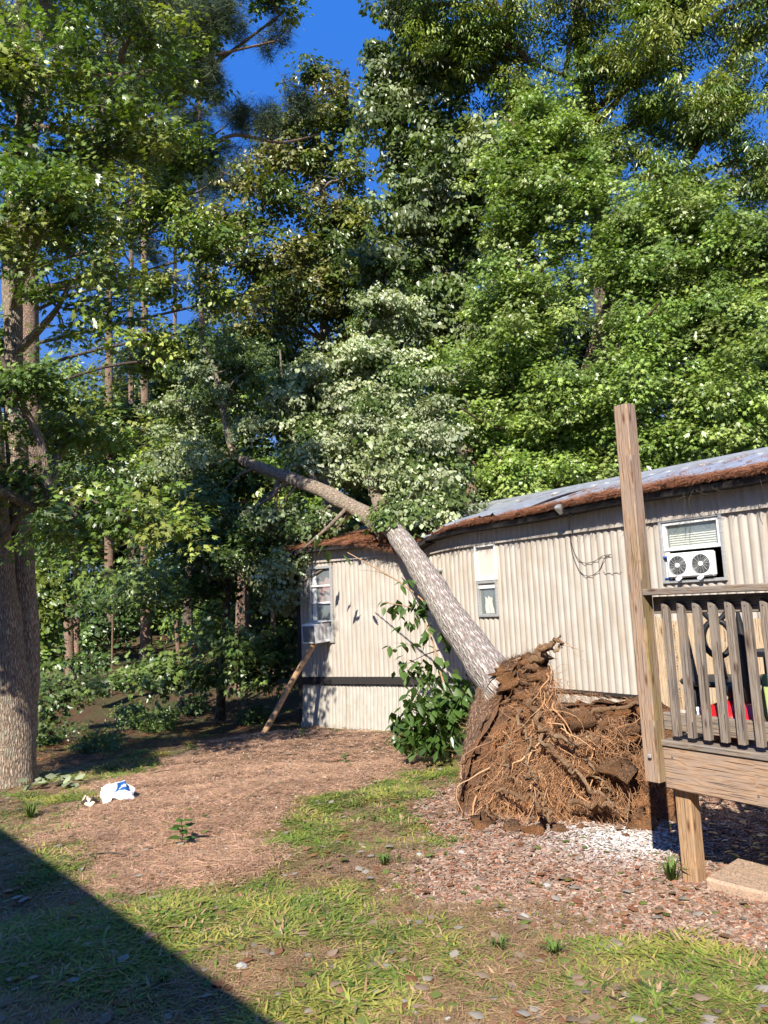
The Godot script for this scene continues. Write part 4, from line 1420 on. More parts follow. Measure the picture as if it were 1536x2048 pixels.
	grow("maple_tree", "leafy half-shaded maple between the bright pine and the pointed tree", "",
		[Vector3(-4.671, 1.172, -17.000), Vector3(-4.585, 4.102, -17.000), Vector3(-4.659, 6.547, -17.000), Vector3(-4.545, 8.303, -17.000)], 0.09, 0.03, M.bark,
		[[Vector3(-5.012, 6.903, -16.500), Vector3(0.91, 0.51, 0.91)], [Vector3(-3.825, 7.582, -16.500), Vector3(0.91, 0.51, 0.91)], [Vector3(-4.468, 5.719, -16.200), Vector3(1.12, 0.50, 1.12)], [Vector3(-5.952, 5.741, -16.500), Vector3(0.91, 0.46, 0.91)], [Vector3(-3.542, 6.267, -16.200), Vector3(0.89, 0.56, 0.89)], [Vector3(-6.765, 5.301, -16.500), Vector3(0.80, 0.51, 0.80)], [Vector3(-5.207, 4.780, -16.000), Vector3(1.21, 0.50, 1.21)], [Vector3(-3.741, 5.059, -16.000), Vector3(0.88, 0.44, 0.88)]], "maple", olive, 1.5, 0.95)

	satellites = 1
	# silvery column right of it
	grow("silver_tree", "tall tree with hanging silvery leaves, second from the open sky", "",
		[Vector3(2.178, 2.091, -18.500), Vector3(2.173, 5.334, -18.500), Vector3(2.036, 8.729, -18.500), Vector3(1.877, 11.994, -18.500), Vector3(1.633, 15.254, -18.500), Vector3(1.616, 17.703, -18.500)], 0.19, 0.04, M.bark,
		[[Vector3(1.033, 17.266, -18.500), Vector3(0.51, 0.64, 0.51)], [Vector3(0.405, 16.374, -18.500), Vector3(0.31, 0.77, 0.31)], [Vector3(1.655, 15.780, -18.400), Vector3(1.14, 0.76, 1.14)], [Vector3(0.628, 14.480, -18.400), Vector3(0.76, 0.76, 0.76)], [Vector3(1.833, 14.134, -18.200), Vector3(1.13, 0.75, 1.13)], [Vector3(0.959, 12.867, -18.200), Vector3(1.13, 0.75, 1.13)], [Vector3(2.393, 12.389, -18.000), Vector3(0.99, 0.74, 0.99)], [Vector3(0.613, 11.204, -18.000), Vector3(0.99, 0.74, 0.99)], [Vector3(1.891, 10.760, -17.800), Vector3(1.10, 0.74, 1.10)], [Vector3(0.160, 9.840, -18.000), Vector3(0.87, 0.74, 0.87)], [Vector3(1.282, 9.201, -17.600), Vector3(1.09, 0.73, 1.09)], [Vector3(2.275, 8.756, -17.600), Vector3(0.85, 0.73, 0.85)], [Vector3(0.478, 8.310, -17.600), Vector3(1.09, 0.61, 1.09)], [Vector3(1.693, 7.657, -17.400), Vector3(0.96, 0.60, 0.96)]], "round", silver, 1.6, 1.0,
		[[[Vector3(2.008, 9.427, -18.500), Vector3(1.084, 9.891, -18.200), Vector3(0.706, 10.366, -18.000), Vector3(0.326, 10.660, -18.000)], 0.05, 0.02]])

	# the giant at the right, its top out of the picture
	grow("oak_tree", "giant dark-leaved tree at the upper right, its top out of the picture", "",
		[Vector3(5.853, 3.785, -18.000), Vector3(5.922, 6.886, -18.000), Vector3(5.988, 9.573, -18.000), Vector3(6.010, 11.796, -18.000), Vector3(5.973, 14.673, -18.000), Vector3(5.895, 16.454, -18.000), Vector3(6.129, 20.281, -18.300), Vector3(6.481, 23.879, -18.600)], 0.30, 0.14, M.bark,
		[[Vector3(1.758, 16.658, -17.000), Vector3(0.82, 0.53, 0.82)], [Vector3(2.630, 16.045, -17.000), Vector3(0.94, 0.64, 0.94)], [Vector3(3.955, 15.964, -16.500), Vector3(1.25, 0.68, 1.25)], [Vector3(2.246, 15.334, -17.500), Vector3(1.09, 0.54, 1.09)], [Vector3(3.460, 14.877, -17.000), Vector3(0.94, 0.59, 0.94)], [Vector3(4.282, 14.235, -17.500), Vector3(0.97, 0.60, 0.97)], [Vector3(5.511, 16.586, -16.500), Vector3(1.37, 0.68, 1.37)], [Vector3(6.820, 15.687, -16.500), Vector3(1.37, 0.68, 1.37)], [Vector3(8.053, 15.052, -16.000), Vector3(1.32, 0.77, 1.32)], [Vector3(9.368, 14.855, -16.000), Vector3(0.99, 0.88, 0.99)], [Vector3(6.182, 14.449, -16.800), Vector3(1.04, 0.58, 1.04)], [Vector3(7.417, 13.915, -16.200), Vector3(1.23, 0.67, 1.23)], [Vector3(8.589, 13.178, -16.000), Vector3(1.21, 0.66, 1.21)], [Vector3(7.025, 13.184, -17.000), Vector3(1.17, 0.59, 1.17)], [Vector3(8.343, 12.106, -16.500), Vector3(1.14, 0.57, 1.14)], [Vector3(9.367, 11.403, -16.500), Vector3(0.80, 0.68, 0.80)], [Vector3(4.816, 12.846, -18.000), Vector3(0.87, 0.50, 0.87)], [Vector3(5.835, 12.559, -17.000), Vector3(0.82, 0.59, 0.82)], [Vector3(3.026, 14.083, -18.000), Vector3(0.87, 0.50, 0.87)], [Vector3(7.617, 11.398, -17.000), Vector3(1.17, 0.53, 1.17)], [Vector3(9.138, 10.398, -17.000), Vector3(1.06, 0.53, 1.06)], [Vector3(3.706, 18.745, -17.000), Vector3(2.93, 0.82, 2.93)], [Vector3(8.428, 17.624, -16.000), Vector3(2.87, 0.77, 2.87)]], "oak", olive, 1.9, 0.9,
		[[[Vector3(6.007, 13.076, -18.000), Vector3(5.371, 12.729, -17.600), Vector3(4.535, 12.582, -17.400), Vector3(3.524, 12.390, -17.200)], 0.08, 0.03], [[Vector3(6.018, 13.219, -18.000), Vector3(5.971, 14.372, -17.600), Vector3(5.479, 14.814, -17.400), Vector3(4.245, 15.120, -17.000), Vector3(3.517, 16.252, -16.800)], 0.08, 0.03], [[Vector3(5.938, 14.236, -18.000), Vector3(7.300, 14.834, -17.000), Vector3(7.504, 15.079, -16.800), Vector3(6.874, 15.912, -16.600), Vector3(6.398, 17.008, -16.400)], 0.10, 0.04], [[Vector3(5.978, 8.351, -18.000), Vector3(6.627, 9.577, -17.500), Vector3(7.142, 10.868, -17.200), Vector3(7.930, 12.054, -17.000)], 0.07, 0.02]])

	satellites = 2
	# sunlit maple behind the trailer
	grow("maple_tree", "sunlit bright green maple growing close behind the trailer roof", "",
		[Vector3(3.613, 2.771, -14.500), Vector3(3.634, 4.408, -14.500), Vector3(3.640, 5.880, -14.500), Vector3(3.609, 7.172, -14.500), Vector3(3.536, 8.052, -14.500), Vector3(3.222, 8.845, -14.500), Vector3(3.169, 9.635, -14.500)], 0.17, 0.06, M.bark_pine,
		[[Vector3(3.731, 11.565, -14.500), Vector3(0.60, 0.30, 0.60)], [Vector3(3.929, 10.773, -14.200), Vector3(1.08, 0.39, 1.08)], [Vector3(3.112, 10.121, -14.000), Vector3(0.58, 0.29, 0.58)], [Vector3(4.631, 9.719, -14.000), Vector3(0.87, 0.39, 0.87)], [Vector3(3.521, 9.216, -13.800), Vector3(0.86, 0.38, 0.86)], [Vector3(2.739, 9.149, -14.000), Vector3(0.58, 0.34, 0.58)], [Vector3(4.091, 8.385, -13.900), Vector3(0.38, 0.38, 0.38)], [Vector3(2.717, 7.763, -13.800), Vector3(0.48, 0.38, 0.48)], [Vector3(2.247, 7.074, -13.600), Vector3(0.66, 0.42, 0.66)], [Vector3(3.115, 6.667, -13.200), Vector3(0.91, 0.41, 0.91)], [Vector3(4.934, 7.170, -13.400), Vector3(0.83, 0.46, 0.83)], [Vector3(2.302, 5.820, -13.200), Vector3(1.00, 0.36, 1.00)], [Vector3(1.611, 5.269, -13.200), Vector3(0.64, 0.36, 0.64)], [Vector3(3.238, 5.391, -12.900), Vector3(0.80, 0.44, 0.80)], [Vector3(4.367, 5.720, -12.900), Vector3(0.89, 0.44, 0.89)], [Vector3(2.716, 4.476, -12.900), Vector3(0.89, 0.40, 0.89)], [Vector3(3.745, 4.381, -12.700), Vector3(0.88, 0.44, 0.88)], [Vector3(1.767, 3.613, -13.000), Vector3(0.63, 0.31, 0.63)], [Vector3(3.061, 3.594, -12.700), Vector3(0.96, 0.35, 0.96)]], "maple", bright, 2.5, 0.78,
		[[[Vector3(3.634, 4.408, -14.500), Vector3(4.176, 5.824, -14.400), Vector3(4.656, 7.044, -14.300), Vector3(4.901, 7.897, -14.300), Vector3(4.901, 8.773, -14.300), Vector3(4.919, 9.887, -14.300)], 0.13, 0.04], [[Vector3(3.604, 7.391, -14.500), Vector3(3.229, 7.973, -14.300), Vector3(2.927, 8.375, -14.200), Vector3(2.483, 9.161, -14.000)], 0.07, 0.02], [[Vector3(3.892, 10.056, -14.500), Vector3(3.747, 10.572, -14.400), Vector3(3.444, 11.092, -14.300), Vector3(2.926, 11.562, -14.200)], 0.035, 0.015]])
	grow("maple_tree", "bright green maple at the right edge above the deck railing", "",
		[Vector3(6.308, 3.117, -13.500), Vector3(6.350, 4.460, -13.500), Vector3(6.412, 6.035, -13.500), Vector3(6.406, 7.501, -13.600), Vector3(6.488, 8.914, -13.700)], 0.13, 0.04, M.bark,
		[[Vector3(5.935, 8.777, -13.600), Vector3(0.84, 0.42, 0.84)], [Vector3(6.844, 8.832, -13.400), Vector3(0.83, 0.42, 0.83)], [Vector3(7.402, 7.671, -13.200), Vector3(0.55, 0.46, 0.55)], [Vector3(6.152, 7.628, -13.200), Vector3(0.91, 0.41, 0.91)], [Vector3(5.304, 8.073, -13.400), Vector3(0.65, 0.42, 0.65)], [Vector3(6.574, 6.581, -12.900), Vector3(0.89, 0.44, 0.89)], [Vector3(5.447, 6.439, -12.900), Vector3(0.80, 0.40, 0.80)], [Vector3(5.877, 5.548, -12.600), Vector3(0.96, 0.39, 0.96)], [Vector3(6.609, 5.296, -12.500), Vector3(0.60, 0.52, 0.60)], [Vector3(4.940, 5.127, -12.600), Vector3(0.78, 0.39, 0.78)], [Vector3(5.502, 4.408, -12.400), Vector3(0.94, 0.38, 0.94)], [Vector3(6.312, 4.257, -12.300), Vector3(0.68, 0.34, 0.68)], [Vector3(4.686, 4.087, -12.400), Vector3(0.68, 0.30, 0.68)], [Vector3(7.536, 5.623, -12.500), Vector3(0.69, 1.72, 0.69)]], "maple", bright, 2.5, 0.78,
		[[[Vector3(6.350, 4.460, -13.500), Vector3(6.635, 5.365, -13.300), Vector3(6.989, 6.491, -13.200), Vector3(7.350, 8.079, -13.200)], 0.06, 0.02]])

	satellites = 0
	# understory on the left: layered small maples, a snag, shrubs
	grow("understory_maple", "small shaded maple with flat layered boughs at the edge of the woods", "",
		[Vector3(-3.019, -0.428, -13.000), Vector3(-2.961, 0.513, -13.000), Vector3(-2.855, 1.647, -13.000), Vector3(-2.739, 3.009, -13.200), Vector3(-2.682, 4.474, -13.500)], 0.075, 0.03, M.bark,
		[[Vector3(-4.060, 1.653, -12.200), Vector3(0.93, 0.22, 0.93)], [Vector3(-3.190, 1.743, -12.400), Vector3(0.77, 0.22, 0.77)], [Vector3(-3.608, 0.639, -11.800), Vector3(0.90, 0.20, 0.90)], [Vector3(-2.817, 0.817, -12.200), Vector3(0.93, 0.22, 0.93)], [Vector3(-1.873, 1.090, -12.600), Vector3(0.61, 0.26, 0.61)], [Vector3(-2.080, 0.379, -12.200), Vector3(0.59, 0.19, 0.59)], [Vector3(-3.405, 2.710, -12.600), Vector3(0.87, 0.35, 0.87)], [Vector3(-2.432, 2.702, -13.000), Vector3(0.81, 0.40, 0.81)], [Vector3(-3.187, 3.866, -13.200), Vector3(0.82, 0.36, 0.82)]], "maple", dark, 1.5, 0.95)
	grow("understory_maple", "yellow green sapling lit by a gap deep in the woods", "",
		[Vector3(-4.972, 0.109, -19.000), Vector3(-4.922, 1.126, -19.000), Vector3(-4.886, 2.028, -19.000)], 0.03, 0.012, M.bark, [[Vector3(-4.891, 1.640, -19.000), Vector3(0.45, 0.39, 0.45)], [Vector3(-4.635, 1.242, -19.000), Vector3(0.52, 0.26, 0.52)], [Vector3(-5.052, 1.132, -19.000), Vector3(0.39, 0.18, 0.39)]], "maple", bright, 1.3, 1.0)
	grow("understory_maple", "low leafy sapling beside the foot of the big twin-stemmed tree", "",
		[Vector3(-4.607, -0.093, -10.000), Vector3(-4.578, 0.232, -10.000), Vector3(-4.617, 0.630, -10.000)], 0.02, 0.01, M.bark, [[Vector3(-4.549, 0.594, -10.000), Vector3(0.28, 0.10, 0.28)], [Vector3(-4.344, 0.420, -10.000), Vector3(0.23, 0.08, 0.23)], [Vector3(-4.452, 0.159, -9.800), Vector3(0.24, 0.09, 0.24)]], "maple", dark, 1.0, 0.75)
	grow("climbing_vine", "yellow green vine climbing a thin trunk in the left woods", "",
		[Vector3(-5.602, 0.231, -12.000), Vector3(-5.636, 1.354, -12.000), Vector3(-5.583, 2.171, -12.000)], 0.02, 0.01, M.bark, [[Vector3(-5.603, 1.842, -12.000), Vector3(0.12, 0.33, 0.12)], [Vector3(-5.677, 1.356, -12.000), Vector3(0.13, 0.30, 0.13)], [Vector3(-5.744, 0.955, -12.000), Vector3(0.12, 0.25, 0.12)]], "round", olive, 0.8, 0.6)
	# snag and thin bare trunks
	k = 0
	for q in [[Vector3(-7.788, 0.071, -18.000), Vector3(-7.860, 1.038, -18.000), Vector3(-7.895, 1.955, -18.000), 0.115, 0.10, "broken-off snag standing among the brush on the left"], [Vector3(-8.493, 0.178, -20.000), Vector3(-8.552, 1.933, -20.000), Vector3(-8.609, 4.711, -20.000), 0.09, 0.07, "thin grey trunk just right of the snag"], [Vector3(-7.719, 0.472, -16.000), Vector3(-7.783, 1.660, -16.000), Vector3(-7.874, 2.982, -16.000), 0.09, 0.07, "reddish curved stem beside the big twin-stemmed tree"], [Vector3(-3.486, 0.549, -17.000), Vector3(-3.368, 1.924, -17.000), Vector3(-3.257, 4.043, -17.000), 0.17, 0.12, "reddish brown trunk behind the small layered maple"], [Vector3(-4.238, -0.488, -15.000), Vector3(-4.302, 0.407, -15.000), Vector3(-4.357, 1.316, -15.000), 0.05, 0.04, "thin crooked trunk in front of the sunlit strip of grass"], [Vector3(-3.149, -0.466, -16.000), Vector3(-3.103, 0.809, -16.000), Vector3(-3.119, 2.223, -16.000), 0.035, 0.03, "dark pencil thin trunk left of the trailer corner"], [Vector3(3.030, 3.509, -16.000), Vector3(3.064, 3.846, -16.000), Vector3(3.099, 4.207, -16.000), 0.075, 0.07, "short brown snag poking up behind the trailer roof"], [Vector3(2.030, 3.506, -16.500), Vector3(2.031, 4.910, -16.500), Vector3(1.990, 6.830, -16.500), 0.15, 0.11, "red brown pine trunk behind the fallen crown"], [Vector3(-6.441, -0.677, -17.000), Vector3(-6.422, 0.334, -17.000), Vector3(-6.405, 1.823, -17.000), 0.03, 0.02, "slim bare stem in the middle of the left brush"], [Vector3(-2.734, -0.387, -17.000), Vector3(-2.672, 0.742, -17.000), Vector3(-2.721, 2.596, -17.000), 0.06, 0.05, "dark trunk just left of the trailer's far corner"]]:
		var b: Vector3 = q[0]
		b.y = minf(b.y, ground(b.x, b.z)) - 0.1
		var t := thing("bare_trunk", q[5], "tree trunk", b, 0.0, "bare trunks in the woods")
		var line := spline([b, q[1], q[2]], 6)
		var mb := MB.new()
		mb.tube(line, taper(line.size(), q[3], q[4], 0.2), 10, 0.5, noise_of(1.5, 90 + k, 2), 0.25)
		put("trunk", mb.mesh(), M.bark_pine, t, true)
		k += 1
	# brush along the edge of the woods
	k = 0
	for q in [[[Vector3(-7.047, 0.475, -17.000), Vector3(0.59, 0.30, 0.59)], "brush tangled round the foot of the snag"], [[Vector3(-5.871, 0.109, -18.000), Vector3(0.74, 0.37, 0.74)], "dark brush behind the layered maple's lower boughs"], [[Vector3(-7.207, 2.560, -20.000), Vector3(1.52, 1.24, 1.52)], "tall dark brush behind the thin grey trunk"], [[Vector3(-2.795, 2.067, -19.000), Vector3(0.92, 1.18, 0.92)], "dark brush beside the trailer's far end"], [[Vector3(-4.588, 2.446, -20.000), Vector3(1.10, 0.83, 1.10)], "dense dark brush in the middle of the left woods"], [[Vector3(-8.687, 2.977, -19.000), Vector3(0.92, 1.18, 0.92)], "dark brush close to the twin-stemmed tree"], [[Vector3(-3.542, -0.168, -20.000), Vector3(0.69, 0.33, 0.69)], "low brush behind the leaning wooden pole"], [[Vector3(-6.398, 4.610, -21.000), Vector3(1.59, 1.30, 1.59)], "dense foliage below the pine trunks"], [[Vector3(-8.751, 5.457, -21.000), Vector3(1.59, 1.30, 1.59)], "dense foliage beside the twin-stemmed tree's bright bough"]]:
		var c: Vector3 = q[0][0]
		var b := Vector3(c.x, ground(c.x, c.z), c.z)
		var t := thing("shrub", q[1], "shrub", b, 0.0, "brush in the left woods")
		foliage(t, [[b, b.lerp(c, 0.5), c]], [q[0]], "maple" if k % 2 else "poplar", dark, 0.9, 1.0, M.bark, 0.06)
		k += 1
	# low weeds and seedlings on the woods floor
	k = 0
	for q in [[Vector3(-5.070, -0.032, -11.000), Vector3(0.30, 0.11, 0.30)], [Vector3(-4.131, -0.269, -10.500), Vector3(0.22, 0.10, 0.22)], [Vector3(-3.968, -0.362, -9.600), Vector3(0.26, 0.08, 0.26)], [Vector3(-4.242, -0.291, -13.000), Vector3(0.36, 0.13, 0.36)], [Vector3(-5.041, -0.037, -14.000), Vector3(0.39, 0.15, 0.39)], [Vector3(-4.085, -0.298, -15.000), Vector3(0.41, 0.17, 0.41)], [Vector3(-5.125, 0.185, -10.500), Vector3(0.29, 0.16, 0.29)], [Vector3(-3.675, -0.442, -12.000), Vector3(0.25, 0.08, 0.25)], [Vector3(-2.399, -0.377, -12.500), Vector3(0.26, 0.08, 0.26)]]:
		var c: Vector3 = q[0]
		var b := Vector3(c.x, ground(c.x, c.z), c.z)
		var t := thing("weed_clump", ["weeds by the roots of the twin-stemmed tree", "dark leafy weeds in the shade right of the big trunk", "low weeds at the near edge of the shade", "weeds in front of the snag", "ferny weeds left of the sunlit strip", "weeds at the foot of the thin crooked trunk", "leafy weeds against the big trunk", "small weeds on the shaded needles", "weeds near the foot of the wooden pole"][k], "weed", b, 0.0, "weeds at the edge of the woods")
		foliage(t, [[b, c]], [[b + Vector3(0, q[1].y, 0), q[1]]], "maple", dark, 0.9, 0.5, M.bark, 0.02, false)
		k += 1

	satellites = 1
	# brush further back, under the far trees
	k = 0
	for q in [[[Vector3(-11.240, 2.078, -25.000), Vector3(1.55, 0.62, 1.55)], "far brush in the gap beside the twin-stemmed tree"], [[Vector3(-9.727, 1.748, -27.000), Vector3(1.68, 0.67, 1.68)], "far brush behind the slim bare stem"], [[Vector3(-9.385, 1.050, -23.000), Vector3(1.11, 0.35, 1.11)], "low far brush behind the snag"], [[Vector3(-7.407, 1.564, -26.000), Vector3(1.61, 0.72, 1.61)], "far brush behind the layered maple"]]:
		var c: Vector3 = q[0][0]
		var b := Vector3(c.x, ground(c.x, c.z), c.z)
		var t := thing("shrub", q[1], "shrub", b, 0.0, "brush in the left woods")
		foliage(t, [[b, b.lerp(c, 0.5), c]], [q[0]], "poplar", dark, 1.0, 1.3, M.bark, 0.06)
		k += 1

	# the wood behind: its trees one by one, far enough to read as masses
	k = 0
	for q in [[Vector3(-15.210, 12.698, -26.000), 3.41], [Vector3(-13.825, 11.577, -30.000), 2.90], [Vector3(-12.513, 13.539, -34.000), 3.52], [Vector3(-9.254, 13.426, -32.000), 2.65], [Vector3(-8.842, 16.468, -36.000), 2.23], [Vector3(-5.688, 11.820, -28.000), 2.32], [Vector3(-4.489, 17.052, -33.000), 2.50], [Vector3(-0.925, 18.498, -30.000), 2.48], [Vector3(0.929, 12.355, -26.000), 2.15], [Vector3(3.534, 19.467, -30.000), 2.90], [Vector3(4.916, 15.588, -25.000), 2.24], [Vector3(7.462, 13.704, -27.000), 2.79], [Vector3(12.123, 19.066, -30.000), 3.31], [Vector3(12.443, 15.004, -26.000), 2.69], [Vector3(14.091, 15.338, -24.000), 2.48], [Vector3(12.058, 8.127, -20.000), 1.79], [Vector3(3.240, 9.249, -22.000), 2.28], [Vector3(-2.330, 9.158, -24.000), 2.32], [Vector3(-5.607, 7.209, -24.000), 1.99], [Vector3(7.549, 8.080, -22.000), 1.97], [Vector3(9.382, 7.071, -20.000), 1.66]]:
		var top: Vector3 = q[0]
		var b := Vector3(top.x, 0, top.z)
		b.y = ground(b.x, b.z) - 0.2
		var regs := []
		var r: float = q[1]
		var hgt := top.y - b.y
		for i in 9:
			var f := i / 8.0
			var an := i * 2.399 + k
			var rr := r * sqrt(1.0 - f) * 0.65
			regs.append([Vector3(b.x + cos(an) * rr, b.y + hgt * lerpf(0.22, 0.95, f), b.z + sin(an) * rr * 0.8), Vector3(r * 0.7, hgt * 0.13, r * 0.6) * lerpf(1.0, 0.6, f)])
		var lab := ["far tree behind the big twin-stemmed trunk", "far tree left of the grey pine", "low far tree under the sky gap left of the bright pine", "low far tree under the sky gap right of the bright pine", "far tree rising between the thin dark pine and the pointed tree", "far tree left of the pointed tree", "far tree just left below the pointed tree's crown", "far tree right of the pointed tree", "far tree above the fallen crown", "far tree behind the silvery tree", "far tree between the silvery tree and the maple", "far tree behind the sunlit maple's trunk", "far tree filling the gap right of the giant's trunk", "far tree at the upper right behind the giant", "far tree at the right edge, high up", "far tree at the right edge, low down", "far tree behind the red brown pine trunk", "far tree seen over the fallen trunk's broken end", "far tree behind the layered maple at the wood's edge", "far tree behind the tall post's top", "far tree behind the right-hand maple"]
		grow("forest_tree", lab[k], "trees of the wood behind", [b, Vector3(b.x, b.y + hgt * 0.5, b.z), top], 0.16, 0.03, M.bark, regs, ["poplar", "oak", "maple"][k % 3], [olive, bright, gold, dark][k % 4], 1.0, 1.6)
		k += 1

# ---------------------------------------------------------------- the fallen tree
func build_fallen_tree() -> void:
	satellites = 0
	var base := Vector3(0.95, ground(0.95, -5.1), -5.1)
	var t := thing("fallen_tree", "uprooted tree lying across the trailer roof with its root plate in the air", "fallen tree", base)
	var bump := noise_of(1.6, 17, 3)
	var trunk := spline([Vector3(0.868, 0.725, -5.660), Vector3(0.854, 0.772, -5.850), Vector3(0.661, 1.268, -7.600), Vector3(0.439, 1.828, -8.900), Vector3(0.157, 2.432, -10.250), Vector3(0.021, 2.611, -10.800)], 10)
	var mb := MB.new()
	mb.tube(trunk, taper(trunk.size(), 0.178, 0.14, 0.0), 20, 0.45, bump, 0.16)
	put("trunk", mb.mesh(), M.bark_fallen, t, true)
	var lines := [trunk]
	for q in [[[Vector3(0.038, 2.486, -10.600), Vector3(-0.202, 2.766, -11.000), Vector3(-0.613, 3.071, -11.400), Vector3(-1.119, 3.408, -11.800), Vector3(-1.762, 3.735, -12.300), Vector3(-2.349, 4.032, -12.700), Vector3(-2.694, 4.255, -13.000)], 0.145, 0.085, "bark_pale"], [[Vector3(-2.676, 4.245, -13.000), Vector3(-2.841, 4.702, -13.200), Vector3(-3.015, 5.438, -13.400), Vector3(-3.176, 6.203, -13.600), Vector3(-3.495, 6.695, -13.800)], 0.075, 0.02, "bark_pale"], [[Vector3(0.018, 2.546, -10.600), Vector3(-0.097, 3.126, -11.600), Vector3(-0.255, 3.775, -12.400), Vector3(-0.363, 4.450, -13.000), Vector3(-0.432, 5.437, -13.800), Vector3(-0.487, 6.528, -14.600)], 0.12, 0.05, "bark_pale"], [[Vector3(-1.779, 3.736, -12.300), Vector3(-1.841, 3.418, -12.200), Vector3(-2.041, 3.241, -12.100), Vector3(-2.404, 3.032, -12.000)], 0.05, 0.02, "bark_pine"], [[Vector3(-1.826, 3.607, -12.300), Vector3(-1.829, 3.203, -12.200), Vector3(-1.860, 2.682, -12.100)], 0.035, 0.02, "wood_tan"], [[Vector3(-1.038, 3.363, -11.800), Vector3(-1.417, 4.181, -12.400), Vector3(-1.735, 5.265, -13.000), Vector3(-1.858, 6.374, -13.400)], 0.06, 0.015, "bark_pale"], [[Vector3(0.005, 2.590, -10.800), Vector3(0.517, 3.262, -11.600), Vector3(0.935, 4.076, -12.400), Vector3(1.121, 5.137, -13.000)], 0.06, 0.015, "bark_pale"], [[Vector3(-0.530, 3.022, -11.300), Vector3(-0.928, 2.634, -11.200), Vector3(-1.404, 2.266, -11.200)], 0.04, 0.012, "bark_pale"], [[Vector3(-3.025, 5.438, -13.400), Vector3(-3.239, 5.371, -13.300), Vector3(-3.379, 5.523, -13.300)], 0.025, 0.008, "bark_pale"], [[Vector3(-3.015, 5.438, -13.400), Vector3(-2.733, 5.818, -13.400), Vector3(-2.442, 6.003, -13.400)], 0.025, 0.008, "bark_pale"]]:
		var l := spline(q[0], 7)
		mb = MB.new()
		mb.tube(l, taper(l.size(), q[1], q[2]), 12, 0.4, bump, 0.2)
		put("limb", mb.mesh(), M[q[3]], t, true)
		lines.append(l)
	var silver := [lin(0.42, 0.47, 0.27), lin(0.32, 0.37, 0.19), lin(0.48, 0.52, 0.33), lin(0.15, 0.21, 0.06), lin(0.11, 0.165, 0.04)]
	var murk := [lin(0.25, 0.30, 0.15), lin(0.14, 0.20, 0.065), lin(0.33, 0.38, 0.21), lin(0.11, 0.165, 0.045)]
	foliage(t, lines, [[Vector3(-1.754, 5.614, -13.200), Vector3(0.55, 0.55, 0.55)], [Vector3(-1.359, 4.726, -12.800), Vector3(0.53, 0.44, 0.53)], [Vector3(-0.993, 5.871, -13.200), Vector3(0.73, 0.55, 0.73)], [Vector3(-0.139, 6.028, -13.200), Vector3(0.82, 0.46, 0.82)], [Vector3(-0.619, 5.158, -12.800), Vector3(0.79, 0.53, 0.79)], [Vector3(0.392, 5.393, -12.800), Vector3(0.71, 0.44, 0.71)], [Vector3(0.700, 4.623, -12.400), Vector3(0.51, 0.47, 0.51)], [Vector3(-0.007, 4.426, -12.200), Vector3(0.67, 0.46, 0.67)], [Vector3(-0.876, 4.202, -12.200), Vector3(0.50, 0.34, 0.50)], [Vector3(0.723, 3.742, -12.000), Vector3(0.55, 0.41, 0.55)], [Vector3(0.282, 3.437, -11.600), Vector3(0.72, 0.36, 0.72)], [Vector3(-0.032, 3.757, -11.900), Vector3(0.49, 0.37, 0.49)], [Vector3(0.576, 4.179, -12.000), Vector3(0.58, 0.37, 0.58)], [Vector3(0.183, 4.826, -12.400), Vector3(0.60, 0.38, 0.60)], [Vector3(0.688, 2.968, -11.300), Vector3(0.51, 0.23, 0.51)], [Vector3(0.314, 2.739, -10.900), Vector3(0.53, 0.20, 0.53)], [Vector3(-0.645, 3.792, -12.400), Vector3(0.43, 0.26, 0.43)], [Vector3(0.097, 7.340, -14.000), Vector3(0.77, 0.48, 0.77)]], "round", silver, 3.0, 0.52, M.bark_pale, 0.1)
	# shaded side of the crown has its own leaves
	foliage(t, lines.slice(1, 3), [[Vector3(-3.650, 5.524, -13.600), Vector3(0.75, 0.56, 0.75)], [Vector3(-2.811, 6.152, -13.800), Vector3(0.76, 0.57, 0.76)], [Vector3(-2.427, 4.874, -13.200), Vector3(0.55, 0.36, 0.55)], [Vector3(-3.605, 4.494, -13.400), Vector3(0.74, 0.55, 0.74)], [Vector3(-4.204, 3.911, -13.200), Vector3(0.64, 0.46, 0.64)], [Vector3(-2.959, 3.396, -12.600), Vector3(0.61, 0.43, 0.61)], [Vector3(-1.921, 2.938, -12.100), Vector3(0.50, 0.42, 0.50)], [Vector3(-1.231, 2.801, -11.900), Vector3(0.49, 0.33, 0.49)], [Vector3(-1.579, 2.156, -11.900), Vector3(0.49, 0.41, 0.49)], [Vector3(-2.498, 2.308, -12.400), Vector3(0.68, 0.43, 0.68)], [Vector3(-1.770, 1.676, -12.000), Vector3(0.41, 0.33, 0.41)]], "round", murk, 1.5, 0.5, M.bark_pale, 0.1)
	leaves_apart(t, [[Vector3(0.227, 2.596, -10.600), Vector3(0.66, 0.19, 0.66)], [Vector3(-0.021, 3.947, -11.600), Vector3(0.88, 0.72, 0.88)], [Vector3(0.663, 3.351, -11.200), Vector3(0.62, 0.46, 0.62)]], 150, silver)
	root_plate(t)

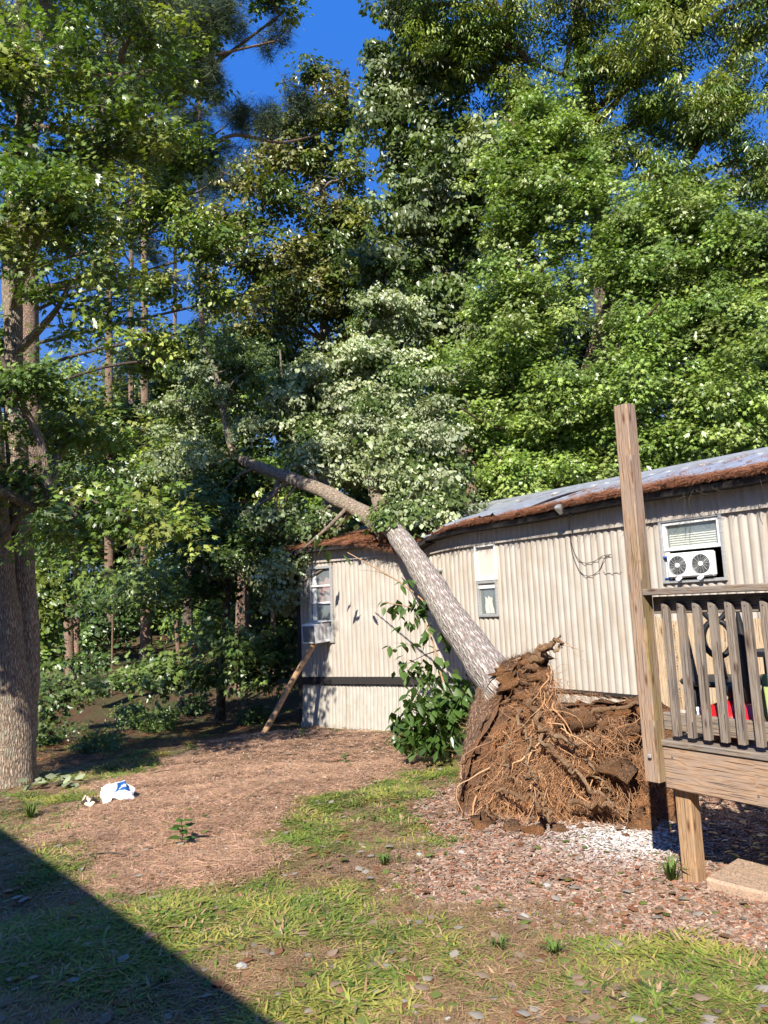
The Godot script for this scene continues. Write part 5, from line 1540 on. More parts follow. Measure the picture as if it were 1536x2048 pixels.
# single leaves that show one by one
func leaves_apart(t: Node3D, regions: Array, count: int, tints: Array) -> void:
	var shapes := []
	for i in 3:
		var mb := MB.new()
		leaf(mb, Vector3.ZERO, Vector3.BACK, Vector3.UP, 0.105, false, 0.9)
		shapes.append(mb.mesh())
	var mats := []
	for c in tints:
		var m: StandardMaterial3D = M.leaf.duplicate()
		m.albedo_color = c.linear_to_srgb()
		mats.append(m)
	var o := origin_of(t)
	for i in count:
		var rg: Array = regions[i % regions.size()]
		var u := rough_basis().x * pow(rng.randf(), 0.4)
		var p: Vector3 = rg[0] + Vector3(u.x * rg[1].x, u.y * rg[1].y, absf(u.z) * rg[1].z)
		var b := Basis(Vector3.UP, rnd(0, TAU)) * Basis(Vector3.RIGHT, rnd(0.2, 1.2))
		piece("leaf", i, shapes[i % 3], mats[rng.randi() % mats.size()], t, Transform3D(b.scaled(Vector3.ONE * rnd(0.8, 1.2)), p - o))

func root_plate(t: Node3D) -> void:
	# outline of the upturned face, about the middle of the plate
	var c := Vector3(1.02, 0.42, -4.98)
	var ax := Vector3(-0.156, 0.354, -0.917).normalized()      # along the trunk
	var rt := Vector3(0.97, 0.0, -0.02)
	rt = (rt - ax * rt.dot(ax)).normalized()
	var up := rt.cross(-ax).normalized()
	if up.y < 0: up = -up
	var outline := [Vector3(0.412, 0.053, -5.050), Vector3(0.438, 0.184, -5.100), Vector3(0.539, 0.389, -5.200), Vector3(0.694, 0.595, -5.350), Vector3(0.838, 0.782, -5.500), Vector3(0.923, 0.942, -5.500), Vector3(0.990, 1.009, -5.400), Vector3(1.093, 1.047, -5.300), Vector3(1.124, 0.990, -5.250), Vector3(1.058, 0.853, -5.250), Vector3(1.050, 0.739, -5.200), Vector3(1.151, 0.694, -5.200), Vector3(1.281, 0.682, -5.100), Vector3(1.439, 0.702, -5.050), Vector3(1.596, 0.748, -4.900), Vector3(1.773, 0.721, -4.850), Vector3(1.862, 0.506, -4.800), Vector3(1.816, 0.242, -4.750), Vector3(1.676, 0.082, -4.750), Vector3(1.391, 0.049, -4.750), Vector3(1.108, 0.037, -4.750), Vector3(0.835, 0.013, -4.800), Vector3(0.562, -0.005, -4.900)]
	var ring := spline(outline + [outline[0]], 4)
	ring.pop_back()
	var lump := noise_of(1.6, 201, 4)
	var grit := noise_of(7.0, 202, 3)
	var mb := MB.new()
	var rows := 22
	var m := ring.size()
	var earth := func(p: Vector3) -> Color:
		var k := clampf(0.5 + lump.get_noise_3dv(p * 1.7) * 1.4, 0, 1)
		var col := Color(0.34, 0.18, 0.095).lerp(Color(0.62, 0.25, 0.075), k)
		return col.lerp(Color(0.16, 0.09, 0.055), clampf(grit.get_noise_3dv(p) * 1.6, 0, 0.8))
	for j in rows + 1:
		var f := float(j) / rows
		for i in m:
			var p: Vector3 = c.lerp(ring[i], f)
			var hollow := -0.30 * pow(1.0 - f * f, 0.7)
			var d := hollow + (0.20 * lump.get_noise_3dv(p * 2.2) + 0.10 * lump.get_noise_3dv(p * 5.0 + Vector3(9, 0, 0))) * (1.0 - f * 0.4) + 0.05 * grit.get_noise_3dv(p)
			p -= ax * d
			if f > 0.8: p += rough_basis().x * 0.012
			mb.col = earth.call(p)
			mb.vert(p, -ax, Vector2(p.x, p.y))
	for j in rows:
		for i in m:
			var a := j * m + i
			var b := j * m + (i + 1) % m
			mb.quad(a, b, b + m, a + m)
	# the rim runs back to the stem; its outside is the old ground with mulch still on it
	var first := mb.v.size()
	for j in 9:
		var f := j / 8.0
		for i in m:
			var p: Vector3 = ring[i]
			var stem := Vector3(0.855, 0.703, -5.780)
			var rad := (p - c)
			var q := p.lerp(stem + rad.normalized() * 0.215, pow(f, 1.3)) + ax * 0.07 * sin(f * PI * 0.8) * smoothstep(1.25, 0.85, p.x)
			if p.x > 1.1: q.y -= 0.25 * sin(f * PI) * smoothstep(1.1, 1.4, p.x)
			q += rad.normalized() * (0.04 * lump.get_noise_3dv(q * 2.0) + 0.02 * grit.get_noise_3dv(q))
			mb.col = earth.call(q).lerp(Color(0.36, 0.21, 0.13), smoothstep(0.05, 0.3, f))
			mb.vert(q, rad.normalized(), Vector2(q.x, q.y))
	for j in 8:
		for i in m:
			var a := first + j * m + i
			var b := first + j * m + (i + 1) % m
			mb.quad(a, b, b + m, a + m)
	smooth(mb)
	var plate := put("root_plate", mb.mesh(), M.clay, t, true)
	# roots: named ones first, then those that hang from the face
	var tan_ := mat(Color(0.42, 0.22, 0.105), 0.85)
	var pale := mat(Color(0.50, 0.29, 0.15), 0.85)
	var brown := mat(Color(0.25, 0.14, 0.075), 0.9)
	var main := [[[Vector3(0.951, 0.756, -5.100), Vector3(0.967, 0.637, -5.000), Vector3(1.022, 0.555, -4.900), Vector3(1.111, 0.531, -4.800), Vector3(1.195, 0.555, -4.750), Vector3(1.311, 0.615, -4.750)], 0.032, 0.010], [[Vector3(1.039, 0.554, -4.900), Vector3(1.114, 0.528, -4.750), Vector3(1.229, 0.556, -4.700), Vector3(1.294, 0.575, -4.680)], 0.022, 0.008], [[Vector3(0.652, 0.252, -4.850), Vector3(0.715, 0.243, -4.750), Vector3(0.809, 0.212, -4.680), Vector3(0.886, 0.159, -4.620), Vector3(0.944, 0.121, -4.580)], 0.018, 0.024], [[Vector3(0.948, 0.606, -5.000), Vector3(1.027, 0.479, -4.800), Vector3(1.132, 0.347, -4.750), Vector3(1.267, 0.230, -4.650), Vector3(1.339, 0.175, -4.600)], 0.03, 0.012], [[Vector3(1.000, 0.969, -5.350), Vector3(1.054, 1.049, -5.200), Vector3(1.082, 1.102, -5.150), Vector3(1.136, 1.127, -5.100), Vector3(1.214, 1.154, -5.100)], 0.055, 0.014], [[Vector3(1.088, 1.085, -5.150), Vector3(1.147, 1.085, -5.100), Vector3(1.184, 1.118, -5.100)], 0.025, 0.008], [[Vector3(1.062, 0.173, -4.650), Vector3(1.173, 0.199, -4.600), Vector3(1.308, 0.176, -4.600), Vector3(1.419, 0.154, -4.600)], 0.028, 0.016], [[Vector3(0.862, 0.686, -5.150), Vector3(0.868, 0.553, -4.950), Vector3(0.872, 0.413, -4.850), Vector3(0.893, 0.299, -4.800)], 0.02, 0.008], [[Vector3(1.099, 0.690, -5.050), Vector3(1.241, 0.672, -4.950), Vector3(1.428, 0.704, -4.900), Vector3(1.646, 0.765, -4.850)], 0.03, 0.02], [[Vector3(0.767, 0.525, -4.950), Vector3(0.701, 0.400, -4.800), Vector3(0.749, 0.287, -4.750)], 0.016, 0.007], [[Vector3(0.918, 0.219, -4.750), Vector3(0.924, 0.179, -4.650), Vector3(0.956, 0.139, -4.600)], 0.01, 0.006], [[Vector3(0.814, 0.314, -4.750), Vector3(0.846, 0.370, -4.700), Vector3(0.899, 0.322, -4.700), Vector3(0.943, 0.411, -4.700)], 0.011, 0.005], [[Vector3(0.535, 0.179, -4.850), Vector3(0.596, 0.112, -4.750), Vector3(0.696, 0.086, -4.700)], 0.014, 0.007], [[Vector3(1.201, 0.420, -4.750), Vector3(1.272, 0.307, -4.700), Vector3(1.341, 0.197, -4.650)], 0.014, 0.006]]
	var holder := plate
	var n := 0
	for q in main:
		var l := spline(q[0], 7)
		var wob := noise_of(5.0, 340 + n, 2)
		for i in range(1, l.size()):
			l[i] += Vector3(wob.get_noise_1d(i * 0.05), wob.get_noise_1d(i * 0.05 + 40.0), wob.get_noise_1d(i * 0.05 + 80.0)) * 0.05
		mb = MB.new()
		mb.col = [Color(0.66, 0.38, 0.19), Color(0.72, 0.46, 0.26)][n % 2]
		var rr := taper(l.size(), q[1] * 0.62, q[2] * 0.55)
		for i in rr.size(): rr[i] *= 1.0 + 0.5 * wob.get_noise_1d(i * 0.11 + 7.0)
		mb.tube(l, rr, 9, 0.5, noise_of(16.0, 300 + n, 3), 0.5)
		for i in mb.c.size(): mb.c[i] = mb.c[i].lerp(Color(0.36, 0.18, 0.08), clampf(0.1 + 1.6 * grit.get_noise_3dv(mb.v[i] * 1.5), 0.0, 0.8))
		put("root", mb.mesh(), M.clay, t, true)
		n += 1
	for i in 190:
		var k := rng.randi() % m
		var f := rnd(0.15, 1.0)
		var p: Vector3 = c.lerp(ring[k], f) - ax * (0.04 + 0.06 * rng.randf())
		if p.x > 1.45 and rng.randf() < 0.6: continue
		var r := pow(rng.randf(), 2.0) * 0.007 + 0.0017
		var len := rnd(0.12, 0.5)
		var out := (p - c).normalized() * 0.25 - ax * rnd(0.2, 0.9) + Vector3(rnd(-0.4, 0.4), rnd(-0.9, 0.1), 0)
		var pts := [p]
		var dir := out.normalized()
		for s in 6:
			dir = (dir + Vector3(rnd(-1.0, 1.0), rnd(-0.95, 0.45), rnd(-0.6, 0.5))).normalized()
			var nx: Vector3 = pts[-1] + dir * len / 5
			nx.y = maxf(nx.y, ground(nx.x, nx.z) + 0.01)
			pts.append(nx)
		mb = MB.new()
		var l := spline(pts, 2)
		mb.tube(l, taper(l.size(), r, r * 0.3), 5, 0.5, null, 0.0, false)
		piece("root", n, mb.mesh(), [tan_, pale, brown, tan_][rng.randi() % 4], t, Transform3D(Basis(), -origin_of(t)))
		n += 1
	# hair roots, far too many to count
	mb = MB.new()
	for i in 4600:
		var k := rng.randi() % m
		var f := pow(rng.randf(), 0.6)
		var p: Vector3 = c.lerp(ring[k], f) - ax * rnd(0.0, 0.14)
		if f > 0.86:
			var e := rnd(0.0, 0.6)
			p = ring[k].lerp(Vector3(0.855, 0.703, -5.780) + (ring[k] - c).normalized() * 0.215, e)
		if p.x > 1.5 and rng.randf() < 0.5: continue
		var g := rnd(0.5, 1.25)
		mb.col = Color(0.45 * g, 0.235 * g, 0.115 * g)
		var dir := ((p - c).normalized() * 0.35 - ax * rnd(-0.1, 0.45) + Vector3(rnd(-0.5, 0.5), rnd(-1.0, 0.05), rnd(-0.2, 0.3))).normalized()
		var pts := [p]
		var len := rnd(0.05, 0.28)
		for s in 6:
			dir = (dir + Vector3(rnd(-1.0, 1.0), rnd(-1.0, 0.5), rnd(-0.7, 0.5))).normalized()
			pts.append(pts[-1] + dir * len / 6)
		var r := rnd(0.0007, 0.0019)
		mb.tube(pts, [r, r, r, r * 0.8, r * 0.7, r * 0.5, r * 0.3], 3, 0.5, null, 0.0, false)
	for q in [[Vector3(1.213, 1.141, -5.100), Vector3(1.246, 1.115, -5.100), Vector3(1.280, 1.049, -5.050), Vector3(1.346, 0.977, -5.000)], [Vector3(1.177, 1.118, -5.100), Vector3(1.238, 1.109, -5.100), Vector3(1.286, 1.086, -5.000), Vector3(1.313, 1.078, -5.000)], [Vector3(1.134, 0.941, -5.200), Vector3(1.163, 0.932, -5.100), Vector3(1.242, 0.969, -5.100)], [Vector3(1.119, 0.977, -5.200), Vector3(1.107, 0.918, -5.100), Vector3(1.081, 0.845, -5.100)], [Vector3(1.074, 0.841, -5.200), Vector3(1.082, 0.767, -5.100), Vector3(1.112, 0.709, -5.100)]]:
		mb.col = Color(0.42, 0.3, 0.2)
		var l := spline(q, 4)
		mb.tube(l, taper(l.size(), 0.004, 0.0015), 4, 0.5, null, 0.0, false)
	put("hair_roots", mb.mesh(), M.plain, t, true).set_meta("kind", "stuff")
	# mulch still lying on the old ground side
	var crust := []
	var crust_c := PackedColorArray()
	var flakes := []
	var flakes_c := PackedColorArray()
	for i in 3200:
		var k := rng.randi() % m
		var f := rnd(0.08, 0.8)
		var p: Vector3 = ring[k]
		var rad := (p - c).normalized()
		var q := p.lerp(Vector3(0.855, 0.703, -5.780) + rad * 0.2, pow(f, 1.3)) + ax * 0.07 * sin(f * PI * 0.8) * smoothstep(1.25, 0.85, p.x) + rad * 0.012
		if p.x > 1.1: continue
		var b := Basis(Quaternion(Vector3.UP, rad)) * Basis(Vector3.UP, rnd(0, TAU)) * Basis(Vector3.RIGHT, rnd(-0.4, 0.4))
		var g := rnd(0.6, 1.4)
		if i % 3 == 0:
			crust.append(Transform3D(b.scaled(Vector3.ONE * rnd(0.2, 0.4)), q))
			crust_c.append(Color(0.44 * g, 0.30 * g, 0.22 * g))
		else:
			var l := rnd(0.012, 0.04)
			flakes.append(Transform3D(b * Basis.from_scale(Vector3(l, 0.02, l * 0.6)), q))
			flakes_c.append(Color(0.40 * g, 0.255 * g, 0.165 * g))
	scatter("mulch_crust", S.straw, M.needle, crust, crust_c, t)
	scatter("mulch_flakes", chip_mesh(), M.plain, flakes, flakes_c, t)
	# clods of clay clinging to it and fallen at its foot
	for i in 60:
		var k := rng.randi() % m
		var f := rnd(0.3, 1.0)
		var p: Vector3 = c.lerp(ring[k], f) - ax * rnd(0.0, 0.07)
		if i > 40:
			p = Vector3(rnd(0.5, 1.9), 0, rnd(-4.95, -4.55))
			p.y = ground(p.x, p.z) + 0.01
		var s := rnd(0.02, 0.065)
		if i < 18:
			p = [Vector3(0.807, 0.704, -5.500), Vector3(0.744, 0.642, -5.550), Vector3(0.885, 0.824, -5.500), Vector3(0.876, 0.887, -5.600), Vector3(1.046, 0.956, -5.280), Vector3(1.082, 0.897, -5.250), Vector3(0.997, 0.861, -5.300), Vector3(0.928, 0.753, -5.350), Vector3(1.008, 0.987, -5.350), Vector3(1.086, 1.014, -5.280), Vector3(1.001, 0.792, -5.200), Vector3(0.966, 0.900, -5.350), Vector3(1.205, 0.635, -4.950), Vector3(1.387, 0.603, -4.900), Vector3(1.532, 0.573, -4.850), Vector3(1.240, 0.346, -4.800), Vector3(1.416, 0.350, -4.750), Vector3(1.246, 0.171, -4.650)][i]
			s = rnd(0.04, 0.085)
		mb = MB.new()
		var ph := rnd(0, 50)
		for a in 7:
			for b in 9:
				var th := PI * a / 6
				var fi := TAU * b / 8
				var nr := Vector3(sin(th) * cos(fi), cos(th), sin(th) * sin(fi))
				var q := p + nr * s * (1.0 + 1.5 * grit.get_noise_3dv(Vector3(nr.x, nr.y, nr.z) * 0.28 + Vector3(ph, 0, 0))) * Vector3(1.25, 0.75, 0.9)
				mb.col = earth.call(p + Vector3(ph, 0, 0)).lerp(Color(0.52, 0.26, 0.11), 0.4)
				mb.vert(q, nr)
		for a in 6:
			for b in 8:
				var q := a * 9 + b
				mb.quad(q, q + 1, q + 10, q + 9)
		put("clod", mb.mesh(), M.clay, t, true)

func smooth(mb: MB) -> void:
	var acc := PackedVector3Array()
	acc.resize(mb.v.size())
	for i in range(0, mb.ix.size(), 3):
		var a := mb.ix[i]
		var b := mb.ix[i + 1]
		var d := mb.ix[i + 2]
		var g := (mb.v[d] - mb.v[a]).cross(mb.v[b] - mb.v[a])
		acc[a] += g
		acc[b] += g
		acc[d] += g
	for i in mb.v.size():
		if acc[i].length() > 1e-12: mb.n[i] = acc[i].normalized()


# ---------------------------------------------------------------- leafy sapling beside the trunk
func build_sapling() -> void:
	var b := Vector3(0.591, 0.005, -7.600)
	b.y = ground(b.x, b.z)
	var t := thing("sapling", "broad-leaved green sapling pressed between the trailer wall and the fallen trunk", "sapling", b)
	var stems := []
	for q in [[[b, Vector3(0.734, 0.458, -7.500), Vector3(0.892, 0.790, -7.600), Vector3(0.850, 1.010, -7.800), Vector3(0.620, 1.222, -8.100), Vector3(0.425, 1.450, -8.400), Vector3(0.158, 1.706, -8.900), Vector3(-0.211, 1.963, -9.400), Vector3(-0.517, 2.166, -9.800)], 0.022], [[b, Vector3(0.585, 0.352, -7.600), Vector3(0.517, 0.738, -7.800), Vector3(0.442, 1.097, -8.000), Vector3(0.303, 1.371, -8.300), Vector3(-0.036, 1.471, -8.800)], 0.016], [[b, Vector3(0.427, 0.259, -7.600), Vector3(0.294, 0.490, -7.800), Vector3(0.201, 0.628, -8.000)], 0.012], [[b, Vector3(0.703, 0.294, -7.300), Vector3(0.838, 0.505, -7.100)], 0.012], [[b, Vector3(0.312, 0.109, -7.500), Vector3(0.062, 0.059, -7.700)], 0.01], [[Vector3(0.542, 0.932, -8.000), Vector3(0.381, 0.879, -8.100), Vector3(0.161, 0.764, -8.300)], 0.008], [[Vector3(0.359, 1.368, -8.300), Vector3(0.260, 1.601, -8.400), Vector3(0.222, 1.775, -8.400)], 0.006], [[Vector3(0.158, 1.706, -8.900), Vector3(-0.084, 1.851, -9.200), Vector3(-0.343, 1.904, -9.400)], 0.004], [[Vector3(0.425, 1.450, -8.400), Vector3(0.447, 1.650, -8.400), Vector3(0.444, 1.823, -8.400)], 0.005]]:
		var l := spline(q[0], 5)
		var mb := MB.new()
		mb.tube(l, taper(l.size(), q[1], q[1] * 0.3), 7, 0.4)
		put("stem", mb.mesh(), M.wood_tan if stems.size() < 2 else M.bark, t, true)
		stems.append(l)
	var shapes := []
	for i in 4:
		var mb := MB.new()
		leaf(mb, Vector3.ZERO, Vector3.BACK, Vector3.UP, [0.13, 0.15, 0.17, 0.12][i], false, [0.45, 0.5, 0.55, 0.62][i])
		shapes.append(mb.mesh())
	var mats := []
	for c in [lin(0.06, 0.115, 0.022), lin(0.085, 0.15, 0.03), lin(0.045, 0.085, 0.02), lin(0.11, 0.17, 0.05)]:
		var m: StandardMaterial3D = M.leaf.duplicate()
		m.albedo_color = c.linear_to_srgb()
		m.roughness = 0.55
		mats.append(m)
	var n := 0
	for rg in [[[Vector3(0.504, 0.418, -7.500), Vector3(0.39, 0.28, 0.39)], 95], [[Vector3(0.722, 0.628, -7.300), Vector3(0.25, 0.20, 0.25)], 45], [[Vector3(0.406, 0.098, -7.400), Vector3(0.36, 0.13, 0.36)], 45], [[Vector3(0.364, 0.736, -7.900), Vector3(0.33, 0.22, 0.33)], 40], [[Vector3(0.412, 1.395, -8.200), Vector3(0.25, 0.17, 0.25)], 34], [[Vector3(0.083, 1.436, -8.700), Vector3(0.21, 0.11, 0.21)], 16], [[Vector3(0.551, 1.093, -8.000), Vector3(0.25, 0.17, 0.25)], 24], [[Vector3(0.216, 1.229, -8.500), Vector3(0.15, 0.13, 0.15)], 12], [[Vector3(0.212, 0.778, -8.100), Vector3(0.17, 0.17, 0.17)], 16], [[Vector3(0.174, 0.188, -7.800), Vector3(0.18, 0.18, 0.18)], 18], [[Vector3(0.222, 1.720, -8.500), Vector3(0.12, 0.08, 0.12)], 7], [[Vector3(0.113, 0.993, -8.200), Vector3(0.17, 0.09, 0.17)], 8]]:
		for i in rg[1]:
			var u := rough_basis().x * pow(rng.randf(), 0.4)
			var p: Vector3 = rg[0][0] + Vector3(u.x * rg[0][1].x, u.y * rg[0][1].y, u.z * rg[0][1].z * 0.8)
			p.y = maxf(p.y, ground(p.x, p.z) + 0.05)
			var bs := Basis(Vector3.UP, rnd(0, TAU)) * Basis(Vector3.RIGHT, rnd(0.15, 1.1)) * Basis(Vector3.BACK, rnd(-0.4, 0.4))
			piece("leaf", n, shapes[rng.randi() % 4], mats[rng.randi() % 4], t, Transform3D(bs.scaled(Vector3.ONE * rnd(0.75, 1.1)), p - b))
			n += 1
	var extra := []
	var extra_c := PackedColorArray()
	for i in 520:
		var rg: Array = [[Vector3(0.504, 0.418, -7.500), Vector3(0.41, 0.32, 0.41)], [Vector3(0.660, 0.391, -7.300), Vector3(0.30, 0.25, 0.30)], [Vector3(0.362, 0.106, -7.500), Vector3(0.41, 0.16, 0.41)], [Vector3(0.252, 0.251, -7.700), Vector3(0.32, 0.21, 0.32)]][i % 4]
		var u := rough_basis().x * pow(rng.randf(), 0.4)
		var p: Vector3 = rg[0] + Vector3(u.x * rg[1].x, u.y * rg[1].y, u.z * rg[1].z * 0.8)
		p.y = maxf(p.y, ground(p.x, p.z) + 0.05)
		var bs := Basis(Vector3.UP, rnd(0, TAU)) * Basis(Vector3.RIGHT, rnd(0.15, 1.1)) * Basis(Vector3.BACK, rnd(-0.4, 0.4))
		extra.append(Transform3D(bs.scaled(Vector3.ONE * rnd(0.55, 0.9)), p))
		var g := rnd(0.6, 1.4)
		extra_c.append(Color(0.065 * g, 0.12 * g, 0.025 * g))
	scatter("small_leaves", shapes[2], M.leaf, extra, extra_c, t)
	for p in [Vector3(-0.812, 2.324, -9.900), Vector3(-0.795, 2.220, -9.900), Vector3(-0.579, 2.149, -9.800), Vector3(-0.901, 2.412, -10.000), Vector3(-1.071, 2.552, -10.200)]:
		piece("leaf", n, shapes[2], mats[3], t, Transform3D((Basis(Vector3.UP, rnd(0, TAU)) * Basis(Vector3.RIGHT, 0.8)).scaled(Vector3.ONE * 1.2), p - b))
		n += 1


# ---------------------------------------------------------------- lawn, litter and small things
func build_yard() -> void:
	# grass tufts and small round-leaved weeds
	var blades := []
	for v in 3:
		var mb := MB.new()
		for i in 26:
			var a := rnd(0, TAU)
			var o := Vector3(cos(a), 0, sin(a)) * rnd(0.0, 0.06)
			var d := Vector3(cos(a + rnd(-0.6, 0.6)), 0, sin(a + rnd(-0.6, 0.6)))
			var l := rnd(0.014, 0.042) * (1.0 + 0.25 * v)
			var w := rnd(0.0016, 0.0038)
			var s := Vector3(-d.z, 0, d.x) * w
			var lean := rnd(0.5, 1.7)
			var p1 := o + Vector3(0, l * 0.55, 0) + d * l * lean * 0.3
			var p2 := o + Vector3(0, l * 0.62, 0) + d * l * lean
			var nr := (Vector3.UP * 0.8 - d * 0.2).normalized()
			var b := rnd(0.7, 1.3)
			mb.col = Color(b * rnd(0.9, 1.25), b, b * 0.9)
			var f := mb.v.size()
			mb.vert(o - s, nr); mb.vert(o + s, nr); mb.vert(p1 + s, nr); mb.vert(p1 - s, nr); mb.vert(p2, nr)
			mb.quad(f, f + 1, f + 2, f + 3)
			mb.tri(f + 3, f + 2, f + 4)
		blades.append(mb.mesh())
	var weed := MB.new()
	for i in 16:
		var a := rnd(0, TAU)
		var o := Vector3(cos(a), 0, sin(a)) * rnd(0.0, 0.05) + Vector3(0, rnd(0.006, 0.028), 0)
		var b := rnd(0.7, 1.3)
		weed.col = Color(b, b, b * 0.9)
		leaf(weed, o, Vector3(cos(a), rnd(-0.2, 0.3), sin(a)), Vector3(rnd(-0.3, 0.3), 1, rnd(-0.3, 0.3)), rnd(0.014, 0.026), false, 0.75)
	var wm := weed.mesh()
	var lawn := thing("grass", "short patchy lawn of grass and small weeds", "grass", Vector3.ZERO)
	lawn.set_meta("kind", "stuff")
	var gp := [[], [], [], []]
	var gc := [PackedColorArray(), PackedColorArray(), PackedColorArray(), PackedColorArray()]
	var chips := []
	var chip_c := PackedColorArray()
	var straw := []
	var straw_c := PackedColorArray()
	var patch := noise_of(0.9, 333, 3)
	for i in 190000:
		# denser close to the viewer, evenly over the view
		var d := 1.7 / maxf(0.06, 1.0 - rng.randf() * 0.885)
		var x := rnd(-0.64, 0.64) * d
		var z := -d
		if d > 9.0 and i % 2: continue
		if x > 0.4 and d > 8.6: continue
		var k := cover(x, z)
		var y := ground(x, z)
		var u := rng.randf()
		var pn := patch.get_noise_2d(x, z)
		if k.r > u:
			if straw.size() < 14000:
				straw.append(Transform3D(Basis(Vector3.UP, rnd(0, TAU)).scaled(Vector3.ONE * rnd(0.3, 0.62)), Vector3(x, y + 0.004, z)))
				var g := rnd(0.7, 1.35)
				straw_c.append(Color(0.50 * g, 0.31 * g, 0.20 * g))
			for r in 2:
				chips.append(chip_xf(x + rnd(-0.03, 0.03), y, z + rnd(-0.03, 0.03), 0.85))
				var g := rnd(0.25, 1.6)
				chip_c.append(Color(0.40 * g, 0.24 * g, 0.155 * g).lerp(Color(0.62, 0.54, 0.46), 0.65 if rng.randf() < 0.16 else 0.0))
		elif k.g > u:
			var wh := exp(-(pow((x - 1.30) / 0.5, 2.0) + pow((z - (-4.42)) / 0.42, 2.0)))
			for r in 3:
				chips.append(chip_xf(x + rnd(-0.02, 0.02), y, z + rnd(-0.02, 0.02), 1.0))
				var g := rnd(0.45, 1.5)
				var c := Color(0.27 * g, 0.18 * g, 0.13 * g)
				var pick := rng.randf()
				if pick < 0.22: c = Color(0.25 * g, 0.10 * g, 0.05 * g)
				elif pick < 0.32: c = Color(0.36 * g, 0.27 * g, 0.20 * g)
				chip_c.append(c.lerp(Color(0.62, 0.60, 0.58), clampf(wh * 1.25 - rng.randf() * 1.0, 0, 0.95)))
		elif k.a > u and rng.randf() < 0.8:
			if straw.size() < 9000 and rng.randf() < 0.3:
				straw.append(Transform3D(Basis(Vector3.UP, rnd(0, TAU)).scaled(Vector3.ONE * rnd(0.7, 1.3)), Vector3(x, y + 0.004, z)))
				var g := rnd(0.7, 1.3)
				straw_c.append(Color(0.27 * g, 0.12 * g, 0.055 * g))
		elif rng.randf() > k.b * 0.85:
			var dens := clampf(0.52 + pn * 2.6, 0.08, 1.0)
			if rng.randf() < dens:
				var v := rng.randi() % 5
				if v == 4: v = 3
				var s := rnd(0.55, 1.0) * (1.0 + 0.5 * clampf(pn, 0, 1)) * (1.35 if d > 5.0 else 1.0)
				gp[v].append(Transform3D(Basis(Vector3.UP, rnd(0, TAU)).scaled(Vector3(s, s * rnd(0.4, 0.85), s)), Vector3(x, y - 0.003, z)))
				var g := rnd(0.75, 1.3)
				var c := Color(0.16 * g, 0.225 * g, 0.034 * g).lerp(Color(0.36 * g, 0.335 * g, 0.08 * g), clampf(0.33 + patch.get_noise_2d(x * 2.0 + 40, z * 2.0) * 1.2, 0, 1))
				if rng.randf() < 0.16: c = Color(0.38 * g, 0.26 * g, 0.15 * g)
				elif rng.randf() < 0.12: c = Color(0.07 * g, 0.10 * g, 0.025 * g)
				if v == 3: c = Color(0.11 * g, 0.185 * g, 0.03 * g)
				gc[v].append(c)
			elif rng.randf() < 0.25:
				straw.append(Transform3D(Basis(Vector3.UP, rnd(0, TAU)).scaled(Vector3.ONE * rnd(0.25, 0.5)), Vector3(x, y + 0.003, z)))
				var g := rnd(0.7, 1.3)
				straw_c.append(Color(0.34 * g, 0.22 * g, 0.12 * g))
	for v in 4:
		scatter(["blades", "blades_001", "blades_002", "clover"][v], blades[v] if v < 3 else wm, M.grass, gp[v], gc[v], lawn)
	var mulch := thing("wood_chips", "grey and red bark chips spread under and beside the deck", "mulch", Vector3.ZERO)
	mulch.set_meta("kind", "stuff")
	scatter("chips", chip_mesh(), M.plain, chips, chip_c, mulch)
	var needles := thing("pine_straw", "pinkish brown pine straw heaped in the middle of the yard", "pine straw", Vector3.ZERO)
	needles.set_meta("kind", "stuff")
	scatter("straw", S.straw, M.needle, straw, straw_c, needles)
	fallen_leaves()
	small_things()

func chip_mesh() -> ArrayMesh:
	var cm := MB.new()
	for i in 1:
		var pr := [Vector3(-0.5, 0.0, -0.16), Vector3(-0.2, 0.02, -0.24), Vector3(0.35, 0.04, -0.2), Vector3(0.5, 0.0, 0.02), Vector3(0.3, 0.03, 0.22), Vector3(-0.3, 0.05, 0.2)]
		var top := []
		var bot := []
		for p in pr:
			top.append(p + Vector3(0, 0.1, 0))
			bot.append(p - Vector3(0, 0.04, 0))
		cm.flat(top, Vector3.UP)
		for k in 6:
			var nr: Vector3 = (pr[k] + pr[(k + 1) % 6])
			nr.y = 0
			cm.flat([bot[k], bot[(k + 1) % 6], top[(k + 1) % 6], top[k]], nr.normalized())
	return cm.mesh()

func chip_xf(x: float, y: float, z: float, s: float) -> Transform3D:
	var b := Basis(Vector3.UP, rnd(0, TAU)) * Basis(Vector3.RIGHT, rnd(-0.45, 0.45)) * Basis(Vector3.BACK, rnd(-0.3, 0.3))
	var l := rnd(0.012, 0.046) * s
	return Transform3D(b * Basis.from_scale(Vector3(l, 0.02 * rnd(0.5, 1.2), minf(l, 0.03) * rnd(0.3, 1.0))), Vector3(x, y + rnd(0.0, 0.012), z))

